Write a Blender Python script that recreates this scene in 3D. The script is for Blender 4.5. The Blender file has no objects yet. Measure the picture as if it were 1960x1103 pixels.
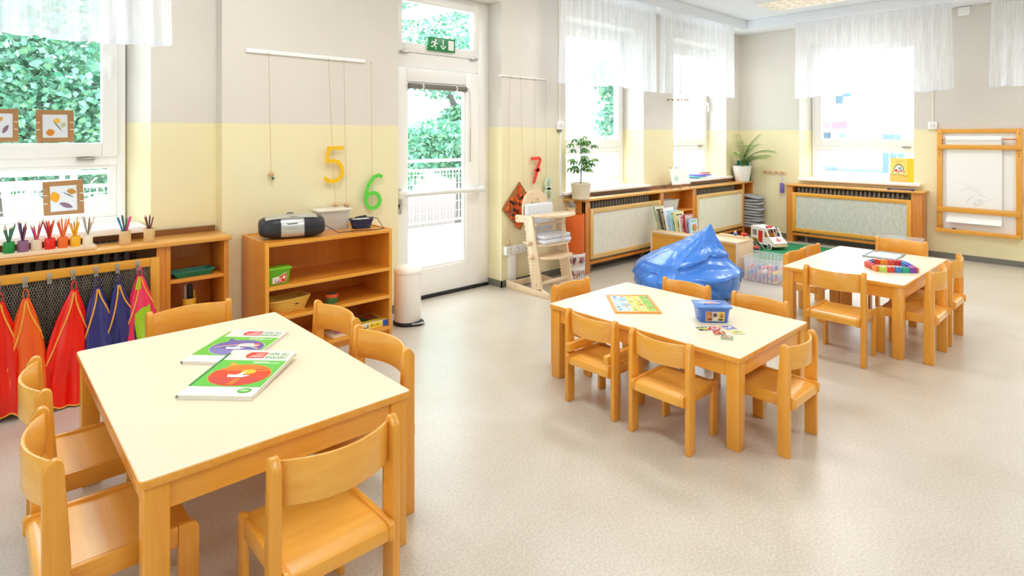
import bpy, bmesh, math, random
from mathutils import Vector, Matrix, Euler
R = math.radians
PI = math.pi
rnd = random.Random(11)
sc = bpy.context.scene
COL = sc.collection

# ---------------------------------------------------------------- camera, world, lamps, exposure
cam_d = bpy.data.cameras.new('camera'); cam = bpy.data.objects.new('camera', cam_d); COL.objects.link(cam)
cam_d.sensor_width = 36.0; cam_d.sensor_fit = 'HORIZONTAL'; cam_d.lens = 20.666
cam_d.shift_y = -0.1482; cam_d.clip_start = 0.05; cam_d.clip_end = 300
cam.location = (0, 0, 1.56); cam.rotation_euler = (R(90), 0, R(-42.564))
sc.camera = cam

w = bpy.data.worlds.new('sky'); sc.world = w; w.use_nodes = True
bg = w.node_tree.nodes['Background']
bg.inputs[0].default_value = (0.85, 0.935, 1.0, 1); bg.inputs[1].default_value = 7.0

LAMP_POWER = 30
LAMPS = [(7.79, 2.85), (4.5, 2.85), (1.3, 2.85), (7.79, -0.6), (4.5, -0.6), (1.3, -0.6)]
for lx, ly in LAMPS:
    ld = bpy.data.lights.new('ceiling_lamp_light', 'AREA'); ld.shape = 'RECTANGLE'; ld.size = 0.56; ld.size_y = 1.18
    ld.energy = LAMP_POWER; ld.color = (1.0, 0.985, 0.98)
    lo = bpy.data.objects.new('ceiling_lamp_light', ld); COL.objects.link(lo); lo.location = (lx, ly, 3.245)

vs = sc.view_settings
vs.view_transform = 'Standard'; vs.look = 'None'; vs.gamma = 1.0; vs.use_curve_mapping = False
vs.exposure = 0.0
cy = sc.cycles
cy.use_denoising = True; cy.max_bounces = 10; cy.diffuse_bounces = 5; cy.glossy_bounces = 4
cy.transmission_bounces = 6; cy.transparent_max_bounces = 24; cy.caustics_reflective = False; cy.caustics_refractive = False
cy.sample_clamp_indirect = 6.0

# ---------------------------------------------------------------- materials
def lin(c):
    if isinstance(c, str):
        c = tuple(int(c[i:i+2], 16) / 255 for i in (0, 2, 4))
    return tuple((x / 12.92 if x <= 0.04045 else ((x + 0.055) / 1.055) ** 2.4) for x in c) + (1,)
_m = {}
def newmat(name):
    m = bpy.data.materials.new(name); m.use_nodes = True
    return m, m.node_tree.nodes, m.node_tree.links, m.node_tree.nodes['Principled BSDF']
def mat(col, rough=0.5, metal=0.0, spec=0.5, emit=0.0, alpha=1.0, coat=0.0, bump=0.0, bscale=80):
    key = (col, rough, metal, spec, emit, alpha, coat, bump, bscale)
    if key in _m: return _m[key]
    m, n, l, b = newmat('paint_' + str(col))
    b.inputs['Base Color'].default_value = lin(col); b.inputs['Roughness'].default_value = rough
    b.inputs['Metallic'].default_value = metal; b.inputs['Specular IOR Level'].default_value = spec
    b.inputs['Coat Weight'].default_value = coat
    if emit:
        b.inputs['Emission Color'].default_value = lin(col); b.inputs['Emission Strength'].default_value = emit
    b.inputs['Alpha'].default_value = alpha
    if bump:
        t = n.new('ShaderNodeTexNoise'); t.inputs['Scale'].default_value = bscale; t.inputs['Detail'].default_value = 3
        bp = n.new('ShaderNodeBump'); bp.inputs['Strength'].default_value = bump; bp.inputs['Distance'].default_value = 0.01
        tc = n.new('ShaderNodeTexCoord'); l.new(tc.outputs['Object'], t.inputs['Vector'])
        l.new(t.outputs['Fac'], bp.inputs['Height']); l.new(bp.outputs[0], b.inputs['Normal'])
    _m[key] = m; return m
def ramp_mix(n, l, fac, c0, c1, p0=0.35, p1=0.65):
    r = n.new('ShaderNodeValToRGB'); r.color_ramp.elements[0].position = p0; r.color_ramp.elements[1].position = p1
    r.color_ramp.elements[0].color = lin(c0); r.color_ramp.elements[1].color = lin(c1)
    l.new(fac, r.inputs[0]); return r.outputs[0]
def wood(name, c0, c1, axis, rough=0.36, scale=1.0, coat=0.45):
    key = ('wood', name, axis)
    if key in _m: return _m[key]
    m, n, l, b = newmat(name + '_' + axis)
    tc = n.new('ShaderNodeTexCoord'); mp = n.new('ShaderNodeMapping')
    s = [34 * scale] * 3; s['xyz'.index(axis)] = 2.2 * scale
    mp.inputs['Scale'].default_value = s
    t = n.new('ShaderNodeTexNoise'); t.inputs['Scale'].default_value = 1.0; t.inputs['Detail'].default_value = 5
    t.inputs['Roughness'].default_value = 0.6; t.inputs['Distortion'].default_value = 0.6
    oi = n.new('ShaderNodeObjectInfo'); ad = n.new('ShaderNodeVectorMath'); ad.operation = 'ADD'
    cb = n.new('ShaderNodeCombineXYZ'); ml = n.new('ShaderNodeMath'); ml.operation = 'MULTIPLY'; ml.inputs[1].default_value = 7.0
    l.new(oi.outputs['Random'], ml.inputs[0])
    for i in range(3): l.new(ml.outputs[0], cb.inputs[i])
    l.new(tc.outputs['Object'], ad.inputs[0]); l.new(cb.outputs[0], ad.inputs[1])
    l.new(ad.outputs[0], mp.inputs['Vector']); l.new(mp.outputs[0], t.inputs['Vector'])
    l.new(ramp_mix(n, l, t.outputs['Fac'], c0, c1, 0.25, 0.75), b.inputs['Base Color'])
    b.inputs['Roughness'].default_value = rough; b.inputs['Coat Weight'].default_value = coat; b.inputs['Coat Roughness'].default_value = 0.14
    _m[key] = m; return m
def beech(axis): return wood('beech', 'E3982E', 'EDA93E', axis)
def ply(axis): return wood('beech_ply', 'E8A038', 'F4B852', axis, 0.33, 0.8)
def birch(axis): return wood('pale_birch', 'E3C49C', 'EFD8B8', axis, 0.45)
def cabinet(axis): return wood('cabinet_beech', 'DC8624', 'E69632', axis, 0.42, 0.8)
def cabdark(axis): return wood('stained_beech', 'C8741C', 'D6882A', axis, 0.42, 0.8)
def pine(axis): return wood('pine', 'DE9628', 'E8A83A', axis, 0.45, 0.8)
def strawwood(axis): return wood('straw_wood', 'DAAE66', 'E6C07C', axis, 0.45, 0.8)

def m_wall():
    m, n, l, b = newmat('two_tone_wall_paint')
    g = n.new('ShaderNodeNewGeometry'); sx = n.new('ShaderNodeSeparateXYZ'); l.new(g.outputs['Position'], sx.inputs[0])
    gt = n.new('ShaderNodeMath'); gt.operation = 'GREATER_THAN'; gt.inputs[1].default_value = 1.655; l.new(sx.outputs['Z'], gt.inputs[0])
    t = n.new('ShaderNodeTexNoise'); t.inputs['Scale'].default_value = 1.3; t.inputs['Detail'].default_value = 3
    l.new(g.outputs['Position'], t.inputs['Vector'])
    y = ramp_mix(n, l, t.outputs['Fac'], 'EFE4B8', 'F2E8C0', 0.3, 0.7); c = ramp_mix(n, l, t.outputs['Fac'], 'DDD8CF', 'E2DDD4', 0.3, 0.7)
    mx = n.new('ShaderNodeMix'); mx.data_type = 'RGBA'
    l.new(gt.outputs[0], mx.inputs['Factor']); l.new(y, mx.inputs[6]); l.new(c, mx.inputs[7]); l.new(mx.outputs[2], b.inputs['Base Color'])
    b.inputs['Roughness'].default_value = 0.55
    t2 = n.new('ShaderNodeTexNoise'); t2.inputs['Scale'].default_value = 45; l.new(g.outputs['Position'], t2.inputs['Vector'])
    bp = n.new('ShaderNodeBump'); bp.inputs['Strength'].default_value = 0.08; bp.inputs['Distance'].default_value = 0.004
    l.new(t2.outputs['Fac'], bp.inputs['Height']); l.new(bp.outputs[0], b.inputs['Normal'])
    return m
def m_floor():
    m, n, l, b = newmat('speckled_linoleum')
    g = n.new('ShaderNodeNewGeometry')
    t = n.new('ShaderNodeTexNoise'); t.inputs['Scale'].default_value = 95; t.inputs['Detail'].default_value = 3
    l.new(g.outputs['Position'], t.inputs['Vector'])
    a = ramp_mix(n, l, t.outputs['Fac'], 'CAC3B6', 'DCD5C8', 0.36, 0.62)
    t2 = n.new('ShaderNodeTexNoise'); t2.inputs['Scale'].default_value = 2.2; t2.inputs['Detail'].default_value = 4
    l.new(g.outputs['Position'], t2.inputs['Vector'])
    mx = n.new('ShaderNodeMix'); mx.data_type = 'RGBA'; mx.blend_type = 'MULTIPLY'; mx.inputs['Factor'].default_value = 1
    l.new(a, mx.inputs[6]); l.new(ramp_mix(n, l, t2.outputs['Fac'], 'F2EEE8', 'FFFFFF', 0.3, 0.7), mx.inputs[7])
    l.new(mx.outputs[2], b.inputs['Base Color'])
    b.inputs['Roughness'].default_value = 0.30; b.inputs['Specular IOR Level'].default_value = 0.5; b.inputs['Coat Weight'].default_value = 0.6; b.inputs['Coat Roughness'].default_value = 0.30
    mr = n.new('ShaderNodeMapRange'); mr.inputs['To Min'].default_value = 0.24; mr.inputs['To Max'].default_value = 0.40
    l.new(t2.outputs['Fac'], mr.inputs['Value']); l.new(mr.outputs[0], b.inputs['Roughness'])
    return m
def m_glass():
    m = bpy.data.materials.new('window_glass'); m.use_nodes = True; n = m.node_tree.nodes; l = m.node_tree.links; n.clear()
    o = n.new('ShaderNodeOutputMaterial'); mx = n.new('ShaderNodeMixShader'); tr = n.new('ShaderNodeBsdfTransparent'); gl = n.new('ShaderNodeBsdfGlossy')
    gl.inputs['Roughness'].default_value = 0.02; mx.inputs[0].default_value = 0.05
    tr.inputs[0].default_value = (0.97, 0.99, 0.985, 1)
    l.new(tr.outputs[0], mx.inputs[1]); l.new(gl.outputs[0], mx.inputs[2]); l.new(mx.outputs[0], o.inputs[0]); return m
def m_sheer(name, col, clear, trans=0.5):
    m = bpy.data.materials.new(name); m.use_nodes = True; n = m.node_tree.nodes; l = m.node_tree.links; n.clear()
    o = n.new('ShaderNodeOutputMaterial'); mx = n.new('ShaderNodeMixShader'); tr = n.new('ShaderNodeBsdfTransparent')
    d = n.new('ShaderNodeBsdfDiffuse'); t = n.new('ShaderNodeBsdfTranslucent'); m2 = n.new('ShaderNodeMixShader')
    d.inputs[0].default_value = lin(col); t.inputs[0].default_value = lin(col); m2.inputs[0].default_value = trans
    tc = n.new('ShaderNodeTexCoord'); mp = n.new('ShaderNodeMapping'); mp.inputs['Scale'].default_value = (70, 70, 2.5)
    nz = n.new('ShaderNodeTexNoise'); nz.inputs['Scale'].default_value = 1; nz.inputs['Detail'].default_value = 2
    l.new(tc.outputs['Object'], mp.inputs[0]); l.new(mp.outputs[0], nz.inputs['Vector'])
    mr = n.new('ShaderNodeMapRange'); mr.inputs['From Min'].default_value = 0.3; mr.inputs['From Max'].default_value = 0.7
    mr.inputs['To Min'].default_value = 1 - clear - 0.10; mr.inputs['To Max'].default_value = min(1, 1 - clear + 0.14)
    l.new(nz.outputs['Fac'], mr.inputs['Value']); l.new(mr.outputs[0], mx.inputs[0])
    l.new(d.outputs[0], m2.inputs[1]); l.new(t.outputs[0], m2.inputs[2]); l.new(tr.outputs[0], mx.inputs[1]); l.new(m2.outputs[0], mx.inputs[2])
    l.new(mx.outputs[0], o.inputs[0]); return m
def m_clear(name, col, clear=0.7, rough=0.15):
    m = bpy.data.materials.new(name); m.use_nodes = True; n = m.node_tree.nodes; l = m.node_tree.links
    b = n['Principled BSDF']; b.inputs['Base Color'].default_value = lin(col); b.inputs['Roughness'].default_value = rough
    o = n['Material Output']; mx = n.new('ShaderNodeMixShader'); tr = n.new('ShaderNodeBsdfTransparent'); mx.inputs[0].default_value = 1 - clear
    l.new(tr.outputs[0], mx.inputs[1]); l.new(b.outputs[0], mx.inputs[2]); l.new(mx.outputs[0], o.inputs[0]); return m
def m_weave(name, c0, c1, sx, sz):
    m, n, l, b = newmat(name); tc = n.new('ShaderNodeTexCoord'); mp = n.new('ShaderNodeMapping'); mp.inputs['Scale'].default_value = (sx, sx, sz)
    t = n.new('ShaderNodeTexNoise'); t.inputs['Scale'].default_value = 1; t.inputs['Detail'].default_value = 3; t.inputs['Roughness'].default_value = 0.7
    l.new(tc.outputs['Object'], mp.inputs[0]); l.new(mp.outputs[0], t.inputs['Vector'])
    l.new(ramp_mix(n, l, t.outputs['Fac'], c0, c1, 0.3, 0.7), b.inputs['Base Color']); b.inputs['Roughness'].default_value = 0.7
    bp = n.new('ShaderNodeBump'); bp.inputs['Strength'].default_value = 0.3; bp.inputs['Distance'].default_value = 0.004
    l.new(t.outputs['Fac'], bp.inputs['Height']); l.new(bp.outputs[0], b.inputs['Normal']); return m
WALL = m_wall(); FLOOR = m_floor(); GLASS = m_glass()
WHITE = mat('F6F6F6', 0.35); PVC = mat('F8F8F8', 0.26); CEIL = mat('F1F5FD', 0.7); METAL = mat('B9B9B6', 0.3, 0.9); DARK = mat('2A2826', 0.5)
LAMINATE = mat('F1E4C8', 0.36); BLACK = mat('141414', 0.45)
SHEER = m_sheer('sheer_voile', 'F0F2F8', 0.36)

# ---------------------------------------------------------------- mesh helpers
class G:
    def __init__(s): s.v = []; s.f = []; s.m = []
    def add(s, V, F, mi=0, M=None):
        o = len(s.v)
        s.v += [tuple(M @ Vector(p)) if M is not None else tuple(p) for p in V]
        s.f += [tuple(i + o for i in f) for f in F]; s.m += [mi] * len(F); return s
    def piece(s, V, F, mi=0, M=None, bev=0.0, seg=2):
        if not bev: return s.add(V, F, mi, M)
        bm = bmesh.new(); vs_ = [bm.verts.new(p) for p in V]
        for f in F: bm.faces.new([vs_[i] for i in f])
        bmesh.ops.recalc_face_normals(bm, faces=bm.faces); bm.normal_update()
        ed = [e for e in bm.edges if len(e.link_faces) == 2 and e.calc_face_angle(0) > R(32)]
        bmesh.ops.bevel(bm, geom=ed, offset=bev, segments=seg, profile=0.5, affect='EDGES', clamp_overlap=True)
        bm.verts.index_update()
        s.add([v.co[:] for v in bm.verts], [[v.index for v in f.verts] for f in bm.faces], mi, M); bm.free(); return s
    def box(s, x0, y0, z0, x1, y1, z1, mi=0, bev=0.0, M=None, seg=2):
        V = [(x0,y0,z0),(x1,y0,z0),(x1,y1,z0),(x0,y1,z0),(x0,y0,z1),(x1,y0,z1),(x1,y1,z1),(x0,y1,z1)]
        return s.piece(V, [(0,3,2,1),(4,5,6,7),(0,1,5,4),(1,2,6,5),(2,3,7,6),(3,0,4,7)], mi, M, bev, seg)
    def prism(s, P, a, b, axis='x', mi=0, bev=0.0, M=None, seg=2):
        n = len(P)
        def pt(p, t): return {'x': (t, p[0], p[1]), 'y': (p[0], t, p[1]), 'z': (p[0], p[1], t)}[axis]
        V = [pt(p, a) for p in P] + [pt(p, b) for p in P]
        F = [tuple(range(n))[::-1], tuple(range(n, 2 * n))] + [(i, (i + 1) % n, n + (i + 1) % n, n + i) for i in range(n)]
        return s.piece(V, F, mi, M, bev, seg)
    def tube(s, pts, r, n=8, closed=False, mi=0, M=None, caps=True):
        P = [Vector(p) for p in pts]; k = len(P); V = []; F = []; prev = None
        for i, p in enumerate(P):
            a = P[(i - 1) % k] if (closed or i > 0) else p; c = P[(i + 1) % k] if (closed or i < k - 1) else p
            t = (c - a)
            t = t.normalized() if t.length > 1e-9 else Vector((0, 0, 1))
            if prev is None:
                q = Vector((0, 0, 1)) if abs(t.z) < 0.9 else Vector((1, 0, 0)); u = t.cross(q).normalized()
            else:
                u = (prev - t * prev.dot(t)); u = u.normalized() if u.length > 1e-6 else t.orthogonal().normalized()
            prev = u; v = t.cross(u); rr = r[i] if isinstance(r, (list, tuple)) else r
            for j in range(n):
                an = 2 * PI * j / n; V.append(p + u * (math.cos(an) * rr) + v * (math.sin(an) * rr))
        for i in range(k if closed else k - 1):
            i2 = (i + 1) % k
            for j in range(n): F.append((i * n + j, i * n + (j + 1) % n, i2 * n + (j + 1) % n, i2 * n + j))
        if caps and not closed: F += [tuple(range(n))[::-1], tuple(range((k - 1) * n, k * n))]
        return s.add(V, F, mi, M)
    def lathe(s, prof, c=(0, 0, 0), n=24, mi=0, M=None, sx=1, sy=1, closed=True):
        V = []; F = []; k = len(prof)
        for r, z in prof:
            for j in range(n):
                a = 2 * PI * j / n; V.append((c[0] + r * sx * math.cos(a), c[1] + r * sy * math.sin(a), c[2] + z))
        for i in range(k - 1):
            for j in range(n): F.append((i * n + j, i * n + (j + 1) % n, (i + 1) * n + (j + 1) % n, (i + 1) * n + j))
        if closed: F += [tuple(range(n))[::-1], tuple(range((k - 1) * n, k * n))]
        return s.add(V, F, mi, M)
    def ball(s, c, r, n=12, mi=0, M=None):
        rx, ry, rz = r if isinstance(r, tuple) else (r, r, r); V = []; F = []; m = n // 2
        for i in range(1, m):
            t = PI * i / m
            for j in range(n):
                a = 2 * PI * j / n; V.append((c[0] + rx * math.sin(t) * math.cos(a), c[1] + ry * math.sin(t) * math.sin(a), c[2] + rz * math.cos(t)))
        V += [(c[0], c[1], c[2] + rz), (c[0], c[1], c[2] - rz)]; top = len(V) - 2
        for i in range(m - 2):
            for j in range(n): F.append((i * n + j, (i + 1) * n + j, (i + 1) * n + (j + 1) % n, i * n + (j + 1) % n))
        for j in range(n): F += [(top, j, (j + 1) % n), (top + 1, (m - 2) * n + (j + 1) % n, (m - 2) * n + j)]
        return s.add(V, F, mi, M)
    def grid(s, fn, nu, nv, mi=0, wrap=False, M=None):
        V = [fn(i / (nu if wrap else nu - 1), j / (nv - 1)) for j in range(nv) for i in range(nu)]; F = []
        for j in range(nv - 1):
            for i in range(nu if wrap else nu - 1):
                i2 = (i + 1) % nu; F.append((j * nu + i, j * nu + i2, (j + 1) * nu + i2, (j + 1) * nu + i))
        return s.add(V, F, mi, M)
    def flat(s, pts, fr, off=0.0006, mi=0):
        o, u, v = (Vector(q) for q in fr); n = u.cross(v).normalized() * off
        return s.add([o + u * a + v * b + n for a, b in pts], [tuple(range(len(pts)))], mi)
    def text(s, st, fr, at, size, mi=0, off=0.0008, shear=0.0, sx=1.0, align='LEFT'):
        cu = bpy.data.curves.new('lettering', 'FONT'); cu.body = st; cu.size = size; cu.shear = shear; cu.align_x = align
        ob = bpy.data.objects.new('lettering', cu); me = bpy.data.meshes.new_from_object(ob)
        o, u, v = (Vector(q) for q in fr); n = u.cross(v).normalized() * off
        s.add([o + u * (at[0] + p.co.x * sx) + v * (at[1] + p.co.y) + n for p in me.vertices], [tuple(p.vertices) for p in me.polygons], mi)
        bpy.data.objects.remove(ob); bpy.data.curves.remove(cu); bpy.data.meshes.remove(me); return s
    def mesh(s, name, mats, smooth=True, recalc=True, angle=38):
        me = bpy.data.meshes.new(name); me.from_pydata(s.v, [], s.f); me.update()
        for m in (mats if isinstance(mats, (list, tuple)) else [mats]): me.materials.append(m)
        me.polygons.foreach_set('material_index', s.m)
        if recalc:
            bm = bmesh.new(); bm.from_mesh(me); bmesh.ops.recalc_face_normals(bm, faces=bm.faces); bm.to_mesh(me); bm.free()
        if smooth:
            me.polygons.foreach_set('use_smooth', [True] * len(me.polygons)); me.set_sharp_from_angle(angle=R(angle))
        return me
    def build(s, name, mats, parent=None, smooth=True, recalc=True, angle=38, loc=None):
        o = bpy.data.objects.new(name, s.mesh(name, mats, smooth, recalc, angle)); COL.objects.link(o); o.parent = parent
        if loc: o.location = loc
        return o
def tag(o, label=None, cat=None, group=None, kind=None):
    if label: o['label'] = label
    if cat: o['category'] = cat
    if group: o['group'] = group
    if kind: o['kind'] = kind
    return o
def thing(name, label, cat, loc=(0, 0, 0), rz=0.0, group=None, kind=None):
    o = bpy.data.objects.new(name, None); COL.objects.link(o); o.location = loc; o.rotation_euler = (0, 0, rz)
    o.empty_display_size = 0.05
    return tag(o, label, cat, group, kind)
def copy_tree(o, label=None, loc=None, rz=None, parent=None):
    kids = [k for k in bpy.data.objects if k.parent == o]
    c = o.copy(); COL.objects.link(c)
    if parent is not None: c.parent = parent
    if label: c['label'] = label
    if loc is not None: c.location = loc
    if rz is not None: c.rotation_euler = (0, 0, rz)
    for k in kids: copy_tree(k, parent=c)
    return c
def rect(x0, y0, x1, y1): return [(x0, y0), (x1, y0), (x1, y1), (x0, y1)]
def ell(cx, cy, rx, ry, n=24, a0=0.0, a1=2 * PI): return [(cx + rx * math.cos(a0 + (a1 - a0) * i / n), cy + ry * math.sin(a0 + (a1 - a0) * i / n)) for i in range(n if a1 - a0 > 6.2 else n + 1)]
def arc(cx, cy, r, a0, a1, n=6): return [(cx + r * math.cos(R(a0 + (a1 - a0) * i / n)), cy + r * math.sin(R(a0 + (a1 - a0) * i / n))) for i in range(n + 1)]
def rotz(a, c=(0, 0, 0)): return Matrix.Translation(c) @ Matrix.Rotation(a, 4, 'Z')
def ribbon(line, wd):
    """outline of a flat stroke of width wd along a 2D polyline"""
    L = []; Rr = []
    for i, p in enumerate(line):
        a = line[max(i - 1, 0)]; c = line[min(i + 1, len(line) - 1)]
        tx, ty = c[0] - a[0], c[1] - a[1]; k = math.hypot(tx, ty) or 1
        L.append((p[0] - ty / k * wd / 2, p[1] + tx / k * wd / 2)); Rr.append((p[0] + ty / k * wd / 2, p[1] - tx / k * wd / 2))
    return L, Rr
def stroke(g, line, wd, d0, d1, M=None, mi=0, closed=False):
    """thick flat stroke: line in (x,z), depth d0..d1 along y"""
    if closed: line = line + [line[0], line[1]]
    L, Rr = ribbon(line, wd); n = len(line)
    if closed:
        L = L[1:-1] + [L[1]]; Rr = Rr[1:-1] + [Rr[1]]; n = len(L)
    V = []
    for i in range(n): V += [(L[i][0], d0, L[i][1]), (Rr[i][0], d0, Rr[i][1]), (Rr[i][0], d1, Rr[i][1]), (L[i][0], d1, L[i][1])]
    F = []
    for i in range(n - 1):
        a, b = i * 4, i * 4 + 4
        for j in range(4): F.append((a + j, a + (j + 1) % 4, b + (j + 1) % 4, b + j))
    if not closed: F += [(0, 3, 2, 1), tuple((n - 1) * 4 + j for j in range(4))]
    g.add(V, F, mi, M)

# ---------------------------------------------------------------- room shell
WA, WN, WB = 4.535, 4.659, 9.2
CZ, SOF = 3.34, 3.195
def struct(name, g, m, parent=None, smooth=False): return tag(g.build(name, m, parent, smooth), kind='structure')
g = G(); g.box(-3.2, -3.4, -0.1, 9.75, 5.0, 0); struct('floor', g, FLOOR)
g = G(); g.box(-3.2, -3.4, CZ, 9.75, 5.0, CZ + 0.12); struct('ceiling', g, CEIL)
YO = 5.0
g = G()
def pier(P, z0=0, z1=CZ): g.prism(P, z0, z1, 'z')
def rp(x0, x1, y0): return [(x0, y0), (x1, y0), (x1, YO), (x0, YO)]
pier(rp(-3.2, -0.9, WA)); pier(rp(-0.9, -0.7, WN))
pier(rp(-0.7, 0.906, WN), 0, 0.90); pier(rp(-0.7, 0.906, WN), 2.95, CZ)
pier([(0.906, WN), (1.327, WN), (1.327, YO), (0.79, YO)])
pier(rp(1.327, 2.79, WA)); pier(rp(2.79, 4.019, WA), 2.95, CZ); pier(rp(4.019, 5.0, WA))
pier(rp(5.0, 6.522, WA), 0, 0.89); pier(rp(5.0, 6.522, WA), 2.95, CZ)
pier(rp(6.522, 7.235, WA)); pier(rp(7.235, 8.743, WA), 0, 0.89); pier(rp(7.235, 8.743, WA), 2.95, CZ); pier(rp(8.743, 9.75, WA))
struct('wall_back', g, WALL)
g = G(); XO = 9.68
def qp(y0, y1): return [(WB, y0), (XO, y0), (XO, y1), (WB, y1)]
pier([(WB, 3.603), (XO, 3.50), (XO, WA), (WB, WA)])
pier(qp(2.138, 3.603), 0, 0.90); pier(qp(2.138, 3.603), 2.95, CZ)
pier([(WB, 0.95), (XO, 1.0), (XO, 2.05), (WB, 2.138)])
pier(qp(-0.5, 0.95), 0, 0.90); pier(qp(-0.5, 0.95), 2.95, CZ); pier(qp(-3.4, -0.5))
struct('wall_right', g, WALL)
g = G()
for b in ((-3.4, 0, 0.9), (2.9, 5.0, 0.0), (-3.4, -1.6, 0.0), (0.4, 0.9, 0.0)): pass
g.box(-3.4, -3.4, 0, -3.2, 5.0, 0.9); g.box(-3.4, -3.4, 2.95, -3.2, 5.0, CZ); g.box(-3.4, -3.4, 0.9, -3.2, -1.5, 2.95); g.box(-3.4, 0.3, 0.9, -3.2, 1.0, 2.95); g.box(-3.4, 2.8, 0.9, -3.2, 5.0, 2.95); struct('wall_left', g, WALL)
g = G(); g.box(-3.4, -3.6, 0, 9.75, -3.4, CZ); struct('wall_front', g, WALL)
g = G(); g.box(-3.2, 4.23, SOF, WB, WA, CZ, bev=0.006); struct('trim_1', g, CEIL)
g = G(); g.box(8.78, -3.4, SOF, WB, 4.23, CZ, bev=0.006); struct('trim_2', g, CEIL)
BASE = mat('74726A', 0.5)
g = G(); g.box(1.327, WA - 0.012, 0, 2.79, WA, 0.068); g.box(4.007, WA - 0.012, 0, WB, WA, 0.068); g.box(4.007, WA - 0.012, 0, 4.019, 4.74, 0.068); g.box(-3.2, WN - 0.012, 0, 1.327, WN, 0.068)
struct('baseboard_back', g, BASE)
g = G(); g.box(WB - 0.012, -3.4, 0, WB, WA - 0.012, 0.068); struct('baseboard_right', g, BASE)

# ---------------------------------------------------------------- windows
def window(n, loc, rz, W, handle_right, sill, inset=0.0):
    t = thing('window_%d' % n, None, None, loc, rz, kind='structure')
    g = G()
    for x0, x1 in ((0, 0.05), (W - 0.05, W)): g.box(x0, 0, 0.94, x1, 0.075, 2.95, bev=0.004)
    g.box(0.05, 0, 2.885, W - 0.05, 0.075, 2.95); g.box(0.05, 0, 0.94, W - 0.05, 0.075, 1.0); g.box(0.05, 0, 1.36, W - 0.05, 0.075, 1.42)
    g.build('frame', PVC, t)
    g = G()
    for x0, x1, z0, z1 in ((0.05, 0.14, 1.42, 2.885), (W - 0.14, W - 0.05, 1.42, 2.885), (0.14, W - 0.14, 1.42, 1.515), (0.14, W - 0.14, 2.795, 2.885)):
        g.box(x0, -0.022, z0, x1, 0.06, z1, bev=0.006)
    g.build('sash', PVC, t)
    g = G()
    for x0, x1, z0, z1 in ((0.05, 0.098, 1.0, 1.36), (W - 0.098, W - 0.05, 1.0, 1.36), (0.098, W - 0.098, 1.0, 1.036), (0.098, W - 0.098, 1.335, 1.36)):
        g.box(x0, 0.008, z0, x1, 0.06, z1, bev=0.004)
    g.build('glazing_bead', PVC, t)
    g = G(); g.box(0.13, 0.028, 1.505, W - 0.13, 0.034, 2.805); g.build('pane', GLASS, t, False)
    g = G(); g.box(0.09, 0.028, 1.03, W - 0.09, 0.034, 1.34); g.build('pane', GLASS, t, False)
    hx = W - 0.095 if handle_right else 0.095
    g = G(); g.box(hx - 0.015, -0.034, 2.03, hx + 0.015, -0.022, 2.115, bev=0.003); g.box(hx - 0.011, -0.065, 2.065, hx + 0.011, -0.034, 2.095, bev=0.004)
    g.box(hx - 0.012, -0.078, 1.955, hx + 0.012, -0.058, 2.095, bev=0.006); g.build('handle', PVC, t)
    g = G(); fx = W - 0.28 if handle_right else 0.2; g.box(fx, -0.03, 1.398, fx + 0.10, 0.0, 1.414, bev=0.003); g.build('latch', METAL, t)
    g = G(); g.box(*sill, bev=0.008); g.build('window_sill', PVC, t)
    return t
window(1, (-0.66, 4.92, 0), 0, 1.46, True, (-0.1, -0.37, 0.918, 1.52, 0.0, 0.962))
window(2, (4.99, 4.86, 0), 0, 1.53, False, (-0.06, -0.39, 0.893, 1.61, 0.0, 0.925))
window(3, (7.225, 4.86, 0), 0, 1.525, True, (-0.06, -0.39, 0.900, 1.61, 0.0, 0.94))
window(4, (9.5, 3.53, 0), R(-90), 1.47, True, (-0.06, -0.40, 0.900, 1.48, 0.0, 0.942))
window(6, (-3.28, -1.5, 0), R(90), 1.8, True, (-0.02, -0.25, 0.900, 1.82, 0.0, 0.942))
window(7, (-3.28, 1.0, 0), R(90), 1.8, True, (-0.02, -0.25, 0.900, 1.82, 0.0, 0.942))
window(5, (9.5, 0.93, 0), R(-90), 1.43, True, (-0.06, -0.40, 0.900, 1.48, 0.0, 0.942))

# ---------------------------------------------------------------- exit door
t = thing('door_1', None, None, (0, 4.74, 0), 0, kind='structure')
DOORW = mat('F7F6F4', 0.3)
g = G(); g.box(2.76, 0.01, 0, 2.85, 0.09, 2.95); g.box(3.874, 0.0, 0, 4.019, 0.09, 2.95, bev=0.004); g.box(2.85, 0.0, 2.215, 3.874, 0.09, 2.352); g.box(2.85, 0.0, 2.90, 3.874, 0.09, 2.95)
g.build('frame', DOORW, t)
g = G()
for x0, x1, z0, z1 in ((2.852, 3.0, 0.035, 2.207), (3.702, 3.872, 0.035, 2.207), (3.0, 3.702, 0.035, 0.288), (3.0, 3.702, 2.078, 2.207)): g.box(x0, -0.02, z0, x1, 0.05, z1, bev=0.004)
g.build('leaf', DOORW, t)
g = G()
for x0, x1, z0, z1 in ((3.0, 3.022, 0.288, 2.078), (3.68, 3.702, 0.288, 2.078), (3.022, 3.68, 0.288, 0.31), (3.022, 3.68, 2.058, 2.078)): g.box(x0, -0.006, z0, x1, 0.035, z1, bev=0.003)
g.build('glazing_bead', DOORW, t)
g = G(); g.box(3.01, 0.012, 0.30, 3.69, 0.018, 2.07); g.build('pane', GLASS, t, False)
g = G()
for x0, x1, z0, z1 in ((2.852, 2.95, 2.355, 2.90), (3.80, 3.872, 2.355, 2.90), (2.95, 3.80, 2.355, 2.441), (2.95, 3.80, 2.83, 2.90)): g.box(x0, -0.02, z0, x1, 0.05, z1, bev=0.004)
g.build('transom_sash', DOORW, t)
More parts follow.
